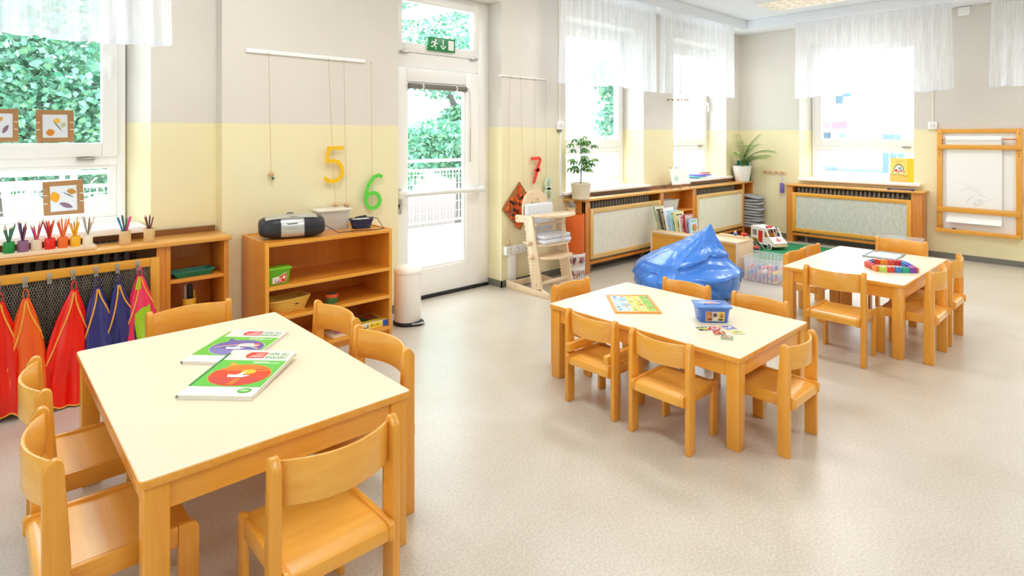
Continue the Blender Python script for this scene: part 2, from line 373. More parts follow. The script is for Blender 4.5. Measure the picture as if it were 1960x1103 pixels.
g = G(); g.box(2.94, 0.012, 2.43, 3.81, 0.018, 2.84); g.build('pane', GLASS, t, False)
g = G()
for x in (2.93, 3.76): g.box(x, -0.034, 2.342, x + 0.085, -0.012, 2.362, bev=0.003)
g.build('hinge', METAL, t)
g = G(); g.tube([(2.92, -0.095, 1.02), (3.86, -0.095, 1.02)], 0.026, 16); g.box(3.838, -0.10, 0.985, 3.892, -0.02, 1.055, bev=0.008)
g.box(2.858, -0.115, 0.985, 2.958, -0.02, 1.055, bev=0.01); g.build('panic_bar', mat('E8E8E8', 0.28, 0.1), t)
g = G(); g.box(2.868, -0.036, 0.84, 2.935, -0.02, 1.07, bev=0.006); g.build('lock_plate', mat('BDBDBD', 0.35, 0.6), t)
g = G(); fr = ((2.868, -0.0362, 0.84), (1, 0, 0), (0, 0, 1)); g.flat(ell(0.036, 0.082, 0.010, 0.010, 14), fr); g.flat(rect(0.031, 0.05, 0.041, 0.078), fr); g.build('keyhole', BLACK, t)
g = G(); g.tube([(3.02, -0.022, 2.035), (3.70, -0.022, 2.035)], 0.027, 14); g.build('roller_blind', mat('77736B', 0.6), t)
g = G()
for x in (3.16, 3.56): g.tube([(x, -0.022, 2.035), (x + 0.016, -0.022, 2.035)], 0.0285, 14)
g.build('blind_strap', mat('E6E3D8', 0.5), t)
g = G(); g.tube([(3.72, -0.03, 2.05), (3.745, -0.03, 2.0), (3.75, -0.03, 1.75), (3.747, -0.03, 1.35)], 0.0025, 6); g.tube([(3.75, -0.03, 1.64), (3.75, -0.03, 1.30)], 0.005, 6)
g.build('blind_cord', mat('C9C2B0', 0.5), t)
g = G(); g.box(2.84, -0.03, 0.0, 3.99, 0.09, 0.028); g.build('threshold', BLACK, t)

# ---------------------------------------------------------------- tables
def table(label, x0, x1, y0, y1, z):
    t = thing('classroom_table', label, 'table', ((x0 + x1) / 2, (y0 + y1) / 2, 0), 0, 'beech classroom tables'); W, D = (x1 - x0) / 2, (y1 - y0) / 2
    P = []
    for sx, sy, a in ((1, 1, 0), (-1, 1, 90), (-1, -1, 180), (1, -1, 270)): P += arc(sx * (W - 0.015), sy * (D - 0.015), 0.015, a, a + 90, 4)
    ax = 'y' if D > W else 'x'
    g = G(); g.prism(P, z - 0.026, z - 0.002, 'z', bev=0.002); g.build('edging', beech(ax), t)
    P2 = [(p[0] * (1 - 0.0025 / W), p[1] * (1 - 0.0025 / D)) for p in P]
    g = G(); g.prism(P2, z - 0.003, z, 'z'); g.build('tabletop', LAMINATE, t)
    L = 0.068; i = 0.012
    for sx in (-1, 1):
        for sy in (-1, 1):
            cx_, cy_ = sx * (W - i - L / 2), sy * (D - i - L / 2); g = G(); g.box(cx_ - L/2, cy_ - L/2, 0, cx_ + L/2, cy_ + L/2, z - 0.026, bev=0.005); g.build('leg', beech('z'), t)
    for s_ in (-1, 1):
        g = G(); y = s_ * (D - i - 0.022); g.box(-W + i + L, y - 0.011, z - 0.112, W - i - L, y + 0.011, z - 0.026); g.build('apron', beech('x'), t)
        g = G(); x = s_ * (W - i - 0.022); g.box(x - 0.011, -D + i + L, z - 0.112, x + 0.011, D - i - L, z - 0.026); g.build('apron', beech('y'), t)
    return t
table('large cream-topped beech table with two green books on it', 0.345, 1.237, 1.917, 3.285, 0.588)
table('low cream-topped beech table with the blue box and the animal puzzle on it', 2.765, 3.605, 1.362, 2.655, 0.471)
table('cream-topped beech table with colourful magnetic tiles, nearest the wall easel', 4.748, 6.032, 1.158, 1.992, 0.527)

# ---------------------------------------------------------------- chairs
def chair_parts(W, sz, top, D, arms=False):
    """list of (name, mesh, material); the chair faces +y, its back posts stand at y = 0"""
    k = top / 0.545; pw = 0.027 * (0.7 + 0.3 * k); hd = 0.03 * (0.75 + 0.25 * k); out = []
    for s_ in (-1, 1):
        xo = s_ * W / 2; xi = s_ * (W / 2 - pw); a, b = min(xo, xi), max(xo, xi); zt = top
        P = [(-hd, 0), (hd, 0), (hd, sz + 0.06), (hd * 0.55, zt - 0.03)] + [(hd * 0.55 - 0.019 + 0.019 * math.cos(q), zt - 0.022 + 0.022 * math.sin(q)) for q in (0.3, 0.8, 1.3, 1.8, 2.4)] + [(-hd, zt - 0.03)]
        g = G(); g.prism(P, a, b, 'x', bev=0.005); out.append(('back_post', g.mesh('back_post', beech('z')), ))
        rt = 0.020; x2 = s_ * (W / 2 - pw - rt); a, b = min(xi, x2), max(xi, x2); rh = 0.058 * (0.6 + 0.4 * k)
        zr = sz + 0.006; P = [(D - 0.06, zr - rh), (D - 0.06, zr)] + arc(-hd - 0.004, zr - 0.016, 0.016, 90, 180, 4) + arc(-hd - 0.004, zr - rh + 0.016, 0.016, 180, 270, 4)
        g = G(); g.prism(P, a, b, 'x', bev=0.004); out.append(('side_rail', g.mesh('side_rail', beech('y'))))
        P = [(D - 0.06, 0), (D, 0)] + arc(D - 0.03, zr - 0.03, 0.03, 0, 90, 5) + [(D - 0.06, zr)]
        if arms: P = [(D - 0.06, 0), (D, 0), (D, sz + 0.065), (D - 0.06, sz + 0.065)]
        g = G(); g.prism(P, a, b, 'x', bev=0.004); out.append(('leg', g.mesh('leg', beech('z'))))
        if arms:
            za = sz + 0.022; P = arc(-hd - 0.01, za + 0.012, 0.012, 180, 270, 3) + arc(D + 0.0, za + 0.012, 0.012, 270, 360, 3) + arc(D, za + 0.038, 0.012, 0, 90, 3) + arc(-hd - 0.01, za + 0.038, 0.012, 90, 180, 3)
            xa = s_ * (W / 2 - pw - 0.03); g = G(); g.prism(P, min(xi, xa), max(xi, xa), 'x', bev=0.003); out.append(('armrest', g.mesh('armrest', beech('y'))))
    xw = W / 2 - pw - 0.0205; th = 0.011; c = []
    prof = [(-hd - 0.010, sz - 0.050), (-hd - 0.014, sz - 0.030), (-hd - 0.008, sz - 0.012), (-hd + 0.010, sz - 0.003), (0.03, sz - 0.001), (D * 0.45, sz - 0.006), (D - 0.05, sz - 0.001), (D - 0.02, sz - 0.006), (D - 0.012, sz - 0.02)]
    inn = []
    for i, p in enumerate(prof):
        q0 = prof[max(i - 1, 0)]; q1 = prof[min(i + 1, len(prof) - 1)]; tx, tz = q1[0] - q0[0], q1[1] - q0[1]; L = math.hypot(tx, tz)
        inn.append((p[0] + tz / L * th, p[1] - tx / L * th))
    g = G(); n = len(prof); V = []; F = []
    for x in (-xw, xw): V += [(x, p[0], p[1]) for p in prof] + [(x, p[0], p[1]) for p in inn]
    m = 2 * n
    for i in range(n - 1):
        F += [(i, i + 1, m + i + 1, m + i), (n + i, m + n + i, m + n + i + 1, n + i + 1), (i, n + i, n + i + 1, i + 1), (m + i, m + i + 1, m + n + i + 1, m + n + i)]
    F += [(0, m, m + n, n), (n - 1, n + n - 1, m + n + n - 1, m + n - 1)]
    g.piece(V, F); out.append(('seat', g.mesh('seat', ply('x'))))
    zb0, zb1 = top - 0.132 * (0.55 + 0.45 * k), top - 0.016; bow = 0.047 * k ** 1.3; nx = 12; xb = W / 2 - pw * 0.9; yb = hd * 0.1; tb = 0.011
    def cv(u): return yb - bow * (1 - (2 * u - 1) ** 2)
    P = [((2 * i / nx - 1) * xb, cv(i / nx) - tb / 2) for i in range(nx + 1)] + [((2 * i / nx - 1) * xb, cv(i / nx) + tb / 2) for i in range(nx, -1, -1)]
    g = G(); g.prism(P, zb0, zb1, 'z', bev=0.003); out.append(('backrest', g.mesh('backrest', ply('x'), angle=50)))
    return out
_ch = {}
def chair(label, size, x, y, rz):
    W, sz, top, D, arms = size
    if size not in _ch: _ch[size] = chair_parts(*size)
    t = thing('childrens_chair', label, 'chair', (x, y, 0), R(rz), 'beech classroom chairs')
    for q in _ch[size]:
        o = bpy.data.objects.new(q[0], q[1]); COL.objects.link(o); o.parent = t
    return t
S = (0.362, 0.283, 0.546, 0.30, False); SA = (0.362, 0.283, 0.546, 0.30, True); M_ = (0.398, 0.325, 0.640, 0.33, False)
LG = (0.445, 0.352, 0.685, 0.36, False); LM = (0.405, 0.345, 0.668, 0.35, False)
chair('beech chair seen from behind, pushed under the near end of the large table', LM, 0.805, 1.655, 0)
chair('beech chair on the window-side long edge of the large table, nearer the hanging smocks', LG, 0.188, 2.80, -90)
chair('beech chair tucked against the large table beside its nearest leg, seat half under the top', LG, 0.168, 2.222, -90)
chair('beech chair between the large table and the hanging pink smock', LM, 0.852, 3.445, 180)
chair('beech chair at the large table whose back stands before the wicker basket shelf', LG, 1.362, 2.815, 90)
chair('beech chair at the large table with open floor behind its back', LG, 1.322, 2.292, 90)
chair('small beech chair with armrests at the low table', SA, 2.603, 2.162, -90)
chair('small beech chair without armrests, seen from behind, beside the chair with armrests', S, 2.590, 1.697, -90)
chair('small beech chair at the near short end of the low table, in side view', S, 3.080, 1.212, 0)
chair('small beech chair at the low table end nearest the wooden high chair', S, 3.100, 2.757, 180)
chair('small beech chair whose back stands right before the blue beanbag', S, 3.690, 2.215, 90)
chair('small beech chair behind the blue box, across the low table', S, 3.690, 1.690, 90)
chair('beech chair seen from behind at the end of the table with magnetic tiles', M_, 4.432, 1.500, -90)
chair('beech chair in side view, nearer one on the easel side of the tiles table', M_, 5.000, 1.030, 0)
chair('beech chair on the easel side of the tiles table, second from its near corner', M_, 5.530, 1.030, 0)
chair('small beech chair at the tiles table, right next to the plastic crate of bricks', S, 5.388, 2.150, 180)
chair('small beech chair at the tiles table, back against the green rug', S, 5.762, 2.150, 180)
chair('beech chair at the tiles table in front of the empty clear box', M_, 6.145, 1.525, 90)

# ---------------------------------------------------------------- radiators and their wooden covers
GRILL = mat('55524C', 0.6); CANE = m_weave('woven_panel', 'DCD8C2', 'EDE9D8', 55, 9); CANEG = m_weave('woven_panel_grey', 'B4B3A6', 'DAD9CE', 110, 14)
RAD = mat('8E8779', 0.6); DKW = wood('dark_wood', '7A4A22', '8A562A', 'x')
def radiator(label, loc, rz, L, zt=0.80, col=RAD):
    t = thing('radiator', label, 'radiator', loc, rz, 'radiators behind the wooden covers')
    n = int(L / 0.055)
    me = None
    for i in range(n):
        if me is None:
            g = G(); g.box(0, 0, 0.14, 0.034, 0.11, zt, bev=0.012); me = g.mesh('rib', col)
        o = bpy.data.objects.new('rib', me); COL.objects.link(o); o.parent = t; o.location = (i * 0.055, 0, 0)
    g = G(); g.tube([(0, 0.055, 0.19), (L, 0.055, 0.19)], 0.02, 8); g.tube([(0, 0.055, zt - 0.06), (L, 0.055, zt - 0.06)], 0.02, 8)
    for x in (0.1, L - 0.15): g.box(x, 0.03, 0, x + 0.03, 0.08, 0.16)
    g.build('pipe', col, t); return t
def cover(name, label, loc, rz, L, D, zt, segs, mesh_mat, panel_wood, chamf=0.0, hooks=None, wires=False, vents=(), ov=0.0, body=cabdark):
    t = thing(name, label, 'radiator cover', loc, rz)
    g = G(); g.prism([(-ov, -0.022), (L + ov, -0.022), (L + ov, D), (-ov - chamf, D)], zt - 0.028, zt, 'z', bev=0.006); g.build('worktop', wood('worktop_beech', 'D8963E', 'E4A850', 'x', 0.38, 0.8), t)
    for s in segs:
        k, x0, x1 = s[:3]
        if k == 'post':
            g = G(); g.box(x0, 0, 0, x1, min(D, 0.30) if s[3:] else 0.03, zt - 0.028, bev=0.003); g.build('upright', body('z'), t)
        elif k == 'panel':
            f = thing('front_panel', None, None); f.parent = t
            for nm, b, ax in (('stile', (x0, -0.012, 0.16, x0 + 0.052, 0.014, 0.735), 'z'), ('stile', (x1 - 0.052, -0.012, 0.16, x1, 0.014, 0.735), 'z'),
                              ('rail', (x0 + 0.052, -0.012, 0.68 if not wires else 0.73, x1 - 0.052, 0.014, 0.735 if not wires else 0.785), 'x'), ('rail', (x0 + 0.052, -0.012, 0.16, x1 - 0.052, 0.014, 0.212), 'x')):
                if wires and nm == 'stile': b = b[:5] + (0.785,)
                g = G(); g.box(*b, bev=0.004); g.build(nm, panel_wood(ax), f)
            if wires:
                g = G(); X0, X1, Z0, Z1 = x0 + 0.05, x1 - 0.05, 0.21, 0.732; sl = 2.6; st = 0.0125
                for sgn in (1, -1):
                    c = -(Z1 - Z0) / sl
                    while c < X1 - X0 + (Z1 - Z0) / sl:
                        if sgn > 0: a = (c, 0.0); b = (c + (Z1 - Z0) / sl, Z1 - Z0)
                        else: a = (c, Z1 - Z0); b = (c + (Z1 - Z0) / sl, 0.0)
                        q0, q1 = max(0, a[0]), min(X1 - X0, b[0])
                        if q1 - q0 > 0.003:
                            r_ = lambda q: a[1] + (b[1] - a[1]) * (q - a[0]) / (b[0] - a[0])
                            g.tube([(X0 + q0, 0.004 + 0.001 * sgn, Z0 + r_(q0)), (X0 + q1, 0.004 + 0.001 * sgn, Z0 + r_(q1))], 0.0017, 3, caps=False)
                        c += st
                tag(g.build('wire_mesh', mat('A8A196', 0.45, 0.4), f, smooth=False, recalc=False), kind='stuff')
            else:
                g = G(); g.box(x0 + 0.05, -0.002, 0.21, x1 - 0.05, 0.006, 0.685); g.build('woven_panel', mesh_mat, f, False)
            g = G(); g.box(x0 - 0.01, 0.0, 0.10, x1 + 0.01, 0.026, 0.135, bev=0.004); g.build('bottom_rail', body('x'), t)
        elif k == 'box':
            zb = s[4]
            g = G(); g.box(x0, 0.02, zb - 0.02, x1, D - 0.02, zb); g.build('shelf_board', body('x'), t)
            for z in s[3]:
                g = G(); g.box(x0, 0.0, z - 0.022, x1, D - 0.02, z, bev=0.003); g.build('shelf_board', cabinet('x'), t)
            g = G(); g.box(x0, D - 0.02, zb, x1, D - 0.008, zt - 0.028); g.build('back_board', cabdark('z'), t)
    for x0, x1 in vents:
        v = thing('vent_grille', None, None); v.parent = t
        g = G(); g.box(x0, D - 0.115, zt, x1, D - 0.03, zt + 0.003); g.build('grille_plate', mat('6E6A64', 0.5, 0.3), v)
        g = G()
        for i in range(int((x1 - x0) / 0.03)): g.box(x0 + 0.008 + i * 0.03, D - 0.105, zt + 0.003, x0 + 0.022 + i * 0.03, D - 0.04, zt + 0.0038)
        tag(g.build('slot', mat('33312E', 0.6), v, False), kind='stuff')
    g = G(); g.box(0.02, D - 0.03, zt, L - 0.02, D - 0.004, zt + 0.04); g.build('upstand', DKW, t) if vents else None
    if hooks:
        me = None
        for hx, hz in hooks:
            if me is None:
                g = G(); g.box(-0.011, -0.003, -0.045, 0.011, 0, 0.012, bev=0.001); g.box(-0.011, -0.010, -0.050, 0.011, -0.002, -0.040, bev=0.002); g.tube([(0, -0.008, -0.042), (0, -0.022, -0.046), (0, -0.026, -0.034)], 0.003, 6)
                g.tube([(0, -0.004, 0), (0, -0.0005, 0)], 0.0035, 8); me = g.mesh('coat_hook', METAL)
            o = bpy.data.objects.new('coat_hook', me); COL.objects.link(o); o.parent = t; o.location = (hx, -0.0125, hz)
    return t
HK = [(-0.03, 0.744), (0.105, 0.744), (0.221, 0.747), (0.329, 0.751), (0.439, 0.755), (0.551, 0.758), (0.66, 0.758), (0.768, 0.761)]
cover('coat_rail_cabinet', 'brown wooden radiator cover with wire mesh front, coat hooks and two open shelves', (-0.9, 4.33, 0), 0, 2.227, 0.325, 0.872,
      [('post', 0.0, 0.03, 1), ('panel', 0.2, 1.789), ('post', 1.775, 1.825), ('post', 1.825, 1.854, 1), ('box', 1.854, 2.18, [0.615, 0.36], 0.12), ('post', 2.18, 2.21, 1)],
      None, pine, hooks=[(x + 0.9, z + 0.005) for x, z in HK], wires=True, vents=[(1.0, 1.60)], ov=0.0)
radiator('dark ribbed radiator behind the wire mesh above the hanging smocks', (-0.66, 4.44, 0), 0, 1.45, 0.835, mat('4A453E', 0.6))
cover('radiator_cover', 'long wooden radiator cover with two woven panels under the two windows, plants on top', (5.06, 4.318, 0), 0, 4.135, 0.215, 0.852,
      [('post', 0.0, 0.11), ('post', 0.0, 0.03, 1), ('panel', 0.11, 1.52), ('post', 1.52, 1.575), ('post', 1.575, 1.60, 1), ('box', 1.60, 2.315, [0.56], 0.12), ('post', 2.315, 2.345, 1), ('post', 2.345, 2.41), ('panel', 2.41, 3.79), ('post', 3.79, 3.83), ('post', 3.83, 3.855, 1), ('box', 3.855, 4.105, [], 0.14), ('post', 4.105, 4.133, 1)],
      CANE, strawwood, chamf=0.116, vents=[(0.35, 1.5), (2.5, 3.6)])
radiator('ribbed radiator in the long cover below the leafy potted plant', (5.2, 4.40, 0), 0, 1.3)
radiator('ribbed radiator in the long cover near the stacked grey cushions', (7.5, 4.40, 0), 0, 1.3)
cover('radiator_cover', 'wooden radiator cover with one grey woven panel, below the yellow book', (8.95, 3.69, 0), R(-90), 1.71, 0.245, 0.852,
      [('post', 0.0, 0.09, 1), ('panel', 0.085, 1.585), ('post', 1.58, 1.62), ('post', 1.62, 1.70, 1)], CANEG, pine, ov=0.012)
radiator('ribbed radiator behind the grey woven panel', (9.02, 3.56, 0), R(-90), 1.4)

# ---------------------------------------------------------------- curtains
def curtain(label, axis, a0, a1, pl, z0, z1, nf, seed, amp=0.03):
    q = random.Random(seed); ph = [q.uniform(0, 6.28) for _ in range(4)]; fr_ = [nf, nf * 0.61, nf * 1.7]
    def d(u, v):
        a = amp * (0.35 + 0.65 * v)
        return a * (0.6 * math.sin(2 * PI * fr_[0] * u + ph[0] + 0.8 * math.sin(5 * u + ph[3])) + 0.35 * math.sin(2 * PI * fr_[1] * u + ph[1] + v) + 0.25 * v * math.sin(2 * PI * fr_[2] * u + ph[2]))
    def pt(u, v, off=0):
        a = a0 + (a1 - a0) * u + (u - 0.5) * 0.05 * v * (1 if a1 > a0 else -1); z = z1 + (z0 - z1) * v - v * 0.015 * math.sin(9 * u + ph[0]) - v * 0.006 * math.sin(61 * u)
        return (a, pl + d(u, v) + off, z) if axis == 'x' else (pl + d(u, v) + off, a, z)
    nu = int(nf * 14)
    g = G(); g.grid(lambda u, v: pt(u, v), nu, 14); o = g.build('curtain', SHEER, None, True, False); tag(o, label, 'curtain', 'sheer white valance curtains')
    g = G(); g.grid(lambda u, v: pt(u, 0.965 + 0.035 * v, 0.002), nu, 2); g.build('hem', SHEER, o, True, False)
    g = G(); g.grid(lambda u, v: pt(u, 0.04 * v, 0.002), nu, 2); g.build('heading_tape', SHEER, o, True, False)
    return o
def curtains():
    for lb, axis, a0, a1, pl, nf, sd in (
        ('sheer white valance over the window with the cardboard frames', 'x', -1.2, 0.915, 4.205, 17, 1),
        ('sheer white valance over the window behind the leafy potted plant', 'x', 4.56, 6.30, 4.205, 15, 2),
        ('sheer white valance over the window by the room corner', 'x', 6.43, 8.37, 4.205, 16, 3),
        ('sheer white valance over the window with the yellow book', 'y', 3.50, 1.655, 8.80, 15, 4),
        ('sheer white valance above the wall easel, only its edge in view', 'y', 1.27, -0.7, 8.80, 15, 5)):
        curtain(lb, axis, a0, a1, pl, 2.125, 3.196, nf, sd)
curtains()

# ---------------------------------------------------------------- ceiling luminaires
LAMPW = mat('FFF3DC', 0.4, emit=1.8); LOUV = mat('F2EFE8', 0.3)
lum = None
for i, (lx, ly) in enumerate(LAMPS):
    lb = 'long white louvred ceiling lamp near the room corner, the only one in view' if i == 0 else 'long white louvred ceiling lamp above the ' + ['', 'low table', 'large table', 'open floor before the wall easel', 'open floor in front of the low table', 'open floor in front of the large table'][i]
    if lum is None:
        lum = thing('ceiling_lamp', lb, 'ceiling lamp', (lx, ly, 0), 0, 'louvred ceiling lamps')
        g = G()
        for b in ((-0.33, -0.64, 3.265, -0.30, 0.64, CZ), (0.30, -0.64, 3.265, 0.33, 0.64, CZ), (-0.30, -0.64, 3.265, 0.30, -0.61, CZ), (-0.30, 0.61, 3.265, 0.30, 0.64, CZ)): g.box(*b, bev=0.003)
        g.build('housing', WHITE, lum)
        for x in (-0.225, -0.075, 0.075, 0.225):
            g = G(); g.tube([(x, -0.6, 3.30), (x, 0.6, 3.30)], 0.013, 10); g.build('tube', LAMPW, lum)
        for x in (-0.15, 0.0, 0.15):
            g = G(); g.box(x - 0.008, -0.61, 3.268, x + 0.008, 0.61, 3.32, bev=0.003); g.build('louvre', LOUV, lum)
        for j in range(9):
            g = G(); y = -0.52 + 0.13 * j; g.box(-0.30, y - 0.004, 3.27, 0.30, y + 0.004, 3.31); g.build('louvre', LOUV, lum)
    else: copy_tree(lum, lb, (lx, ly, 0))

# ---------------------------------------------------------------- smocks on the coat hooks
PIPE = mat('F2A93A', 0.5)
def smock(label, x, ztop, w1, zb, col, seed, lean=0.0, patch=None, nf=7, yc=4.258):
    q = random.Random(seed); ph = [q.uniform(0, 6.28) for _ in range(5)]
    t = thing('painting_smock', label, 'smock', (x, yc, 0), 0, 'painting smocks on the coat hooks')
    def P(th, v, out=0.0):
        w = 0.016 + (w1 - 0.016) * (1 - (1 - v) ** 2.3); d = 0.016 + 0.034 * v ** 0.7
        f = 1 + (0.10 + 0.24 * v) * math.sin(nf * th + ph[0] + 1.3 * v) + 0.16 * v * math.sin((nf * 2 + 1) * th + ph[1] - 2.2 * v) + 0.06 * math.sin(3 * th + 9 * v + ph[2])
        z = ztop + (zb - ztop) * v - 0.02 * v * math.sin(2 * th + ph[3]) + 0.012 * v * math.sin(nf * th + ph[4])
        xx = lean * v + (w + out) * math.cos(th) * (0.86 + 0.14 * f) ; yy = min(0.046, (d * f + out) * math.sin(th))
        return (xx, yy + 0.006 * math.sin(14 * v + ph[1]) * v, max(z, 0.012))
    g = G(); g.grid(lambda u, v: P(2 * PI * u, v), 64, 30, wrap=True)
    mats = [mat(col, 0.32, 0, 0.5)]
    g.build('cloth', mats, t, True, True, 60)
    g = G(); lineA = [P(-0.5 * PI - 0.15 - 0.9 * (i / 14) ** 1.3, 0.02 + 0.62 * i / 14, 0.002) for i in range(15)]; g.tube(lineA, 0.0045, 6); g.build('piping', PIPE, t)
    g = G(); g.tube([P(-0.5 * PI + 0.15 + 1.1 * (i / 12) ** 1.2, 0.02 + 0.40 * i / 12, 0.002) for i in range(13)], 0.0045, 6); g.build('piping', PIPE, t)
    g = G(); g.tube([P(2 * PI * i / 64, 1.0, 0.001) for i in range(64)], 0.0045, 6, closed=True); g.build('piping', PIPE, t)
    g = G(); g.tube([(0.012 * math.cos(a), 0.008, ztop + 0.018 + 0.030 * math.sin(a)) for a in [2 * PI * i / 14 for i in range(14)]], 0.003, 6, closed=True); g.build('hanging_loop', mats, t)
    if patch:
        g = G(); g.grid(lambda u, v: P(-0.5 * PI - 0.5 + 1.1 * u, 0.46 + 0.40 * v - 0.10 * u, 0.003), 10, 10); g.grid(lambda u, v: P(-0.5 * PI - 0.7 + 0.7 * u, 0.01 + 0.16 * v, 0.003), 8, 8); g.build('pocket', mat(patch, 0.35), t, True, False)
    return t
smock('bright red painting smock hanging at the window edge, next to the orange one', 0.112, 0.655, 0.115, 0.02, 'E8200F', 1, 0.0)
smock('orange painting smock with yellow piping', 0.221, 0.655, 0.100, 0.08, 'F2601A', 2, 0.005)
smock('bright red painting smock hanging beside an empty hook and the blue smocks', 0.439, 0.665, 0.125, 0.02, 'EE1C0A', 3, -0.045)
smock('dark blue painting smock with a wide yellow neckline, nearer the red ones', 0.551, 0.66, 0.098, 0.16, '34347A', 4, 0.008, nf=6)
smock('dark blue painting smock squeezed next to the pink one', 0.655, 0.668, 0.088, 0.18, '2E2E72', 5, 0.02, nf=6)
smock('pink painting smock with lime green pocket', 0.768, 0.695, 0.10, 0.20, 'F0315F', 6, 0.018, 'A8D21E')

# ---------------------------------------------------------------- pencil cups on the coat cabinet
CT = 0.872
g = G(); g.box(-0.35, 4.345, CT, 0.56, 4.455, CT + 0.024, bev=0.006)
tray = thing('pencil_board', 'long flat wooden board holding the row of coloured pencil cups', 'pencil board', (0, 0, 0)); g.build('board', birch('x'), tray)
def cup_mesh(r, h, col, wall=0.005):
    g = G(); g.lathe([(r * 0.96, 0), (r, 0.004), (r, h - 0.002), (r - 0.001, h), (r - wall, h), (r - wall, 0.012), (0.001, 0.011)], n=26, closed=False)
    return g
PENC = {}
def pencil(label, col, base, tip, r, grp, kind='colouring pencil'):
    B = Vector(base); T = Vector(tip); d = (T - B); L = d.length; key = (col, round(L, 2), r, kind)
    if key not in PENC:
        g = G(); body = L - 0.016 if kind == 'colouring pencil' else L
        g.tube([(0, 0, 0), (0, 0, body)], r, 6 if kind == 'colouring pencil' else 10); bm_ = g.mesh('body', mat(col, 0.35), angle=30)
        g = G()
        if kind == 'colouring pencil': g.lathe([(r, body), (r * 0.35, L - 0.005), (r * 0.1, L)], n=8); tm = g.mesh('sharpened_tip', mat('D9B48A', 0.6))
        else: g.lathe([(r * 1.12, body - 0.03), (r * 1.12, body - 0.004), (r * 0.8, body)], n=10); tm = g.mesh('pen_cap', mat(col, 0.35))
        PENC[key] = (bm_, tm)
    t = thing('colouring_pencil' if kind == 'colouring pencil' else 'felt_pen', label, 'pencil' if kind == 'colouring pencil' else 'pen', B, 0, grp)
    t.rotation_euler = d.to_track_quat('Z', 'Y').to_euler()
    for nm, me in zip(('body', 'sharpened_tip' if kind == 'colouring pencil' else 'pen_cap'), PENC[key]):
        o = bpy.data.objects.new(nm, me); COL.objects.link(o); o.parent = t
def fill(cx_, cy_, z0, rc, n, cols, grp, names, seed, hmin=0.13, hmax=0.17, kind='colouring pencil', r=0.0042):
    q = random.Random(seed)
    for i in range(n):
        a = 2 * PI * i / n + q.uniform(-0.3, 0.3); rr = rc * 0.55
        bx, by = cx_ - rr * 0.7 * math.cos(a), cy_ - rr * 0.7 * math.sin(a); L = q.uniform(hmin, hmax); ti = q.uniform(0.8, 1.7) * rc
        tx, ty = cx_ + ti * math.cos(a), cy_ + ti * math.sin(a) * 0.6; k = i % len(cols)
        pencil(names[k] + ', leaning ' + ['to the bookcase', 'to the window', 'to the picture edge', 'into the room'][int(((a + PI / 4) % (2 * PI)) / (PI / 2))] if n > len(cols) or len(set(cols)) == 1 else names[k], cols[k], (bx, by, z0), (tx, ty, z0 + L), r, grp, kind)
CUPS = [(0.085, 'white', 'EDE6D8', ['F4F1EA'], ['white']), (0.154, 'dark green', '0E8A3C', ['1E7A3E', '3C6B50', '56815F'], ['dark green', 'grey green', 'pale green']),
        (0.216, 'mauve', '8C5C82', ['7A4668', '2F2148', '8F4A66'], ['mauve', 'deep violet', 'plum']), (0.276, 'cream', 'E9D3B8', ['B5364A', 'C22A86', 'D2604F'], ['crimson', 'magenta', 'salmon']),
        (0.338, 'red', 'E41E12', ['C8191B', '9E2B2B', 'E43B18'], ['red', 'maroon', 'vermilion']), (0.399, 'orange', 'EE6A1E', ['F0672A', 'E4552F', 'EE8430'], ['orange', 'coral', 'light orange']),
        (0.459, 'yellow', 'F2B51C', ['F0B01C', 'E8A030', 'F4C840'], ['yellow', 'amber', 'light yellow']), (0.520, 'off-white', 'F0E4CE', ['E7E3DC', 'B0A9A0', '8A6B4A'], ['white', 'light grey', 'brown'])]
for i, (x, nm, col, pc, pn) in enumerate(CUPS):
    z0 = CT + 0.024
    c = thing('pencil_cup', 'round %s wooden pencil cup in the row on the long board' % nm, 'pencil cup', (x, 4.402, z0), 0, 'coloured cups on the pencil board')
    cup_mesh(0.0265, 0.062, col).build('cup', mat(col, 0.35), c)
    fill(x, 4.402, z0 + 0.014, 0.022, 6 if i else 3, pc, 'pencils in the %s cup' % nm, ['%s pencil in the %s cup on the board' % (p, nm) for p in pn], 20 + i)
BAM = wood('bamboo', 'D2AC74', 'E0C08C', 'z', 0.4)
for x, y, nm, cols, cn, kind in ((0.716, 4.415, 'bamboo cup with bright felt pens, beside the pencil board', ['D8256E', '1E8F4E', 'C72A2A', '2F7FB5', '555A63', 'E04A8A'], ['magenta', 'green', 'red', 'blue', 'grey', 'pink'], 'felt pen'),
                                 (0.852, 4.43, 'bamboo cup with dark pencils, at the window sill end', ['7A3B22', '2C2A30', '4B2E5E', '8A5A30', '6E2A2A'], ['brown', 'black', 'dark violet', 'tan', 'dark red'], 'colouring pencil')):
    c = thing('pencil_cup', nm, 'pencil cup', (x, y, CT), 0, 'bamboo pencil cups')
    cup_mesh(0.032, 0.088, 'D8B27A').build('cup', BAM, c)
    g = G(); g.lathe([(0.0325, 0.014), (0.0332, 0.017), (0.0325, 0.020)], n=26, closed=False); g.build('joint_ring', BAM, c)
    fill(x, y, CT + 0.014, 0.026, len(cols), cols, 'pens in the ' + nm[:24], ['%s %s in the bamboo cup with %s' % (q, kind, 'felt pens' if kind == 'felt pen' else 'dark pencils') for q in cn], 77, 0.15, 0.175, kind, 0.0052 if kind == 'felt pen' else 0.0042)

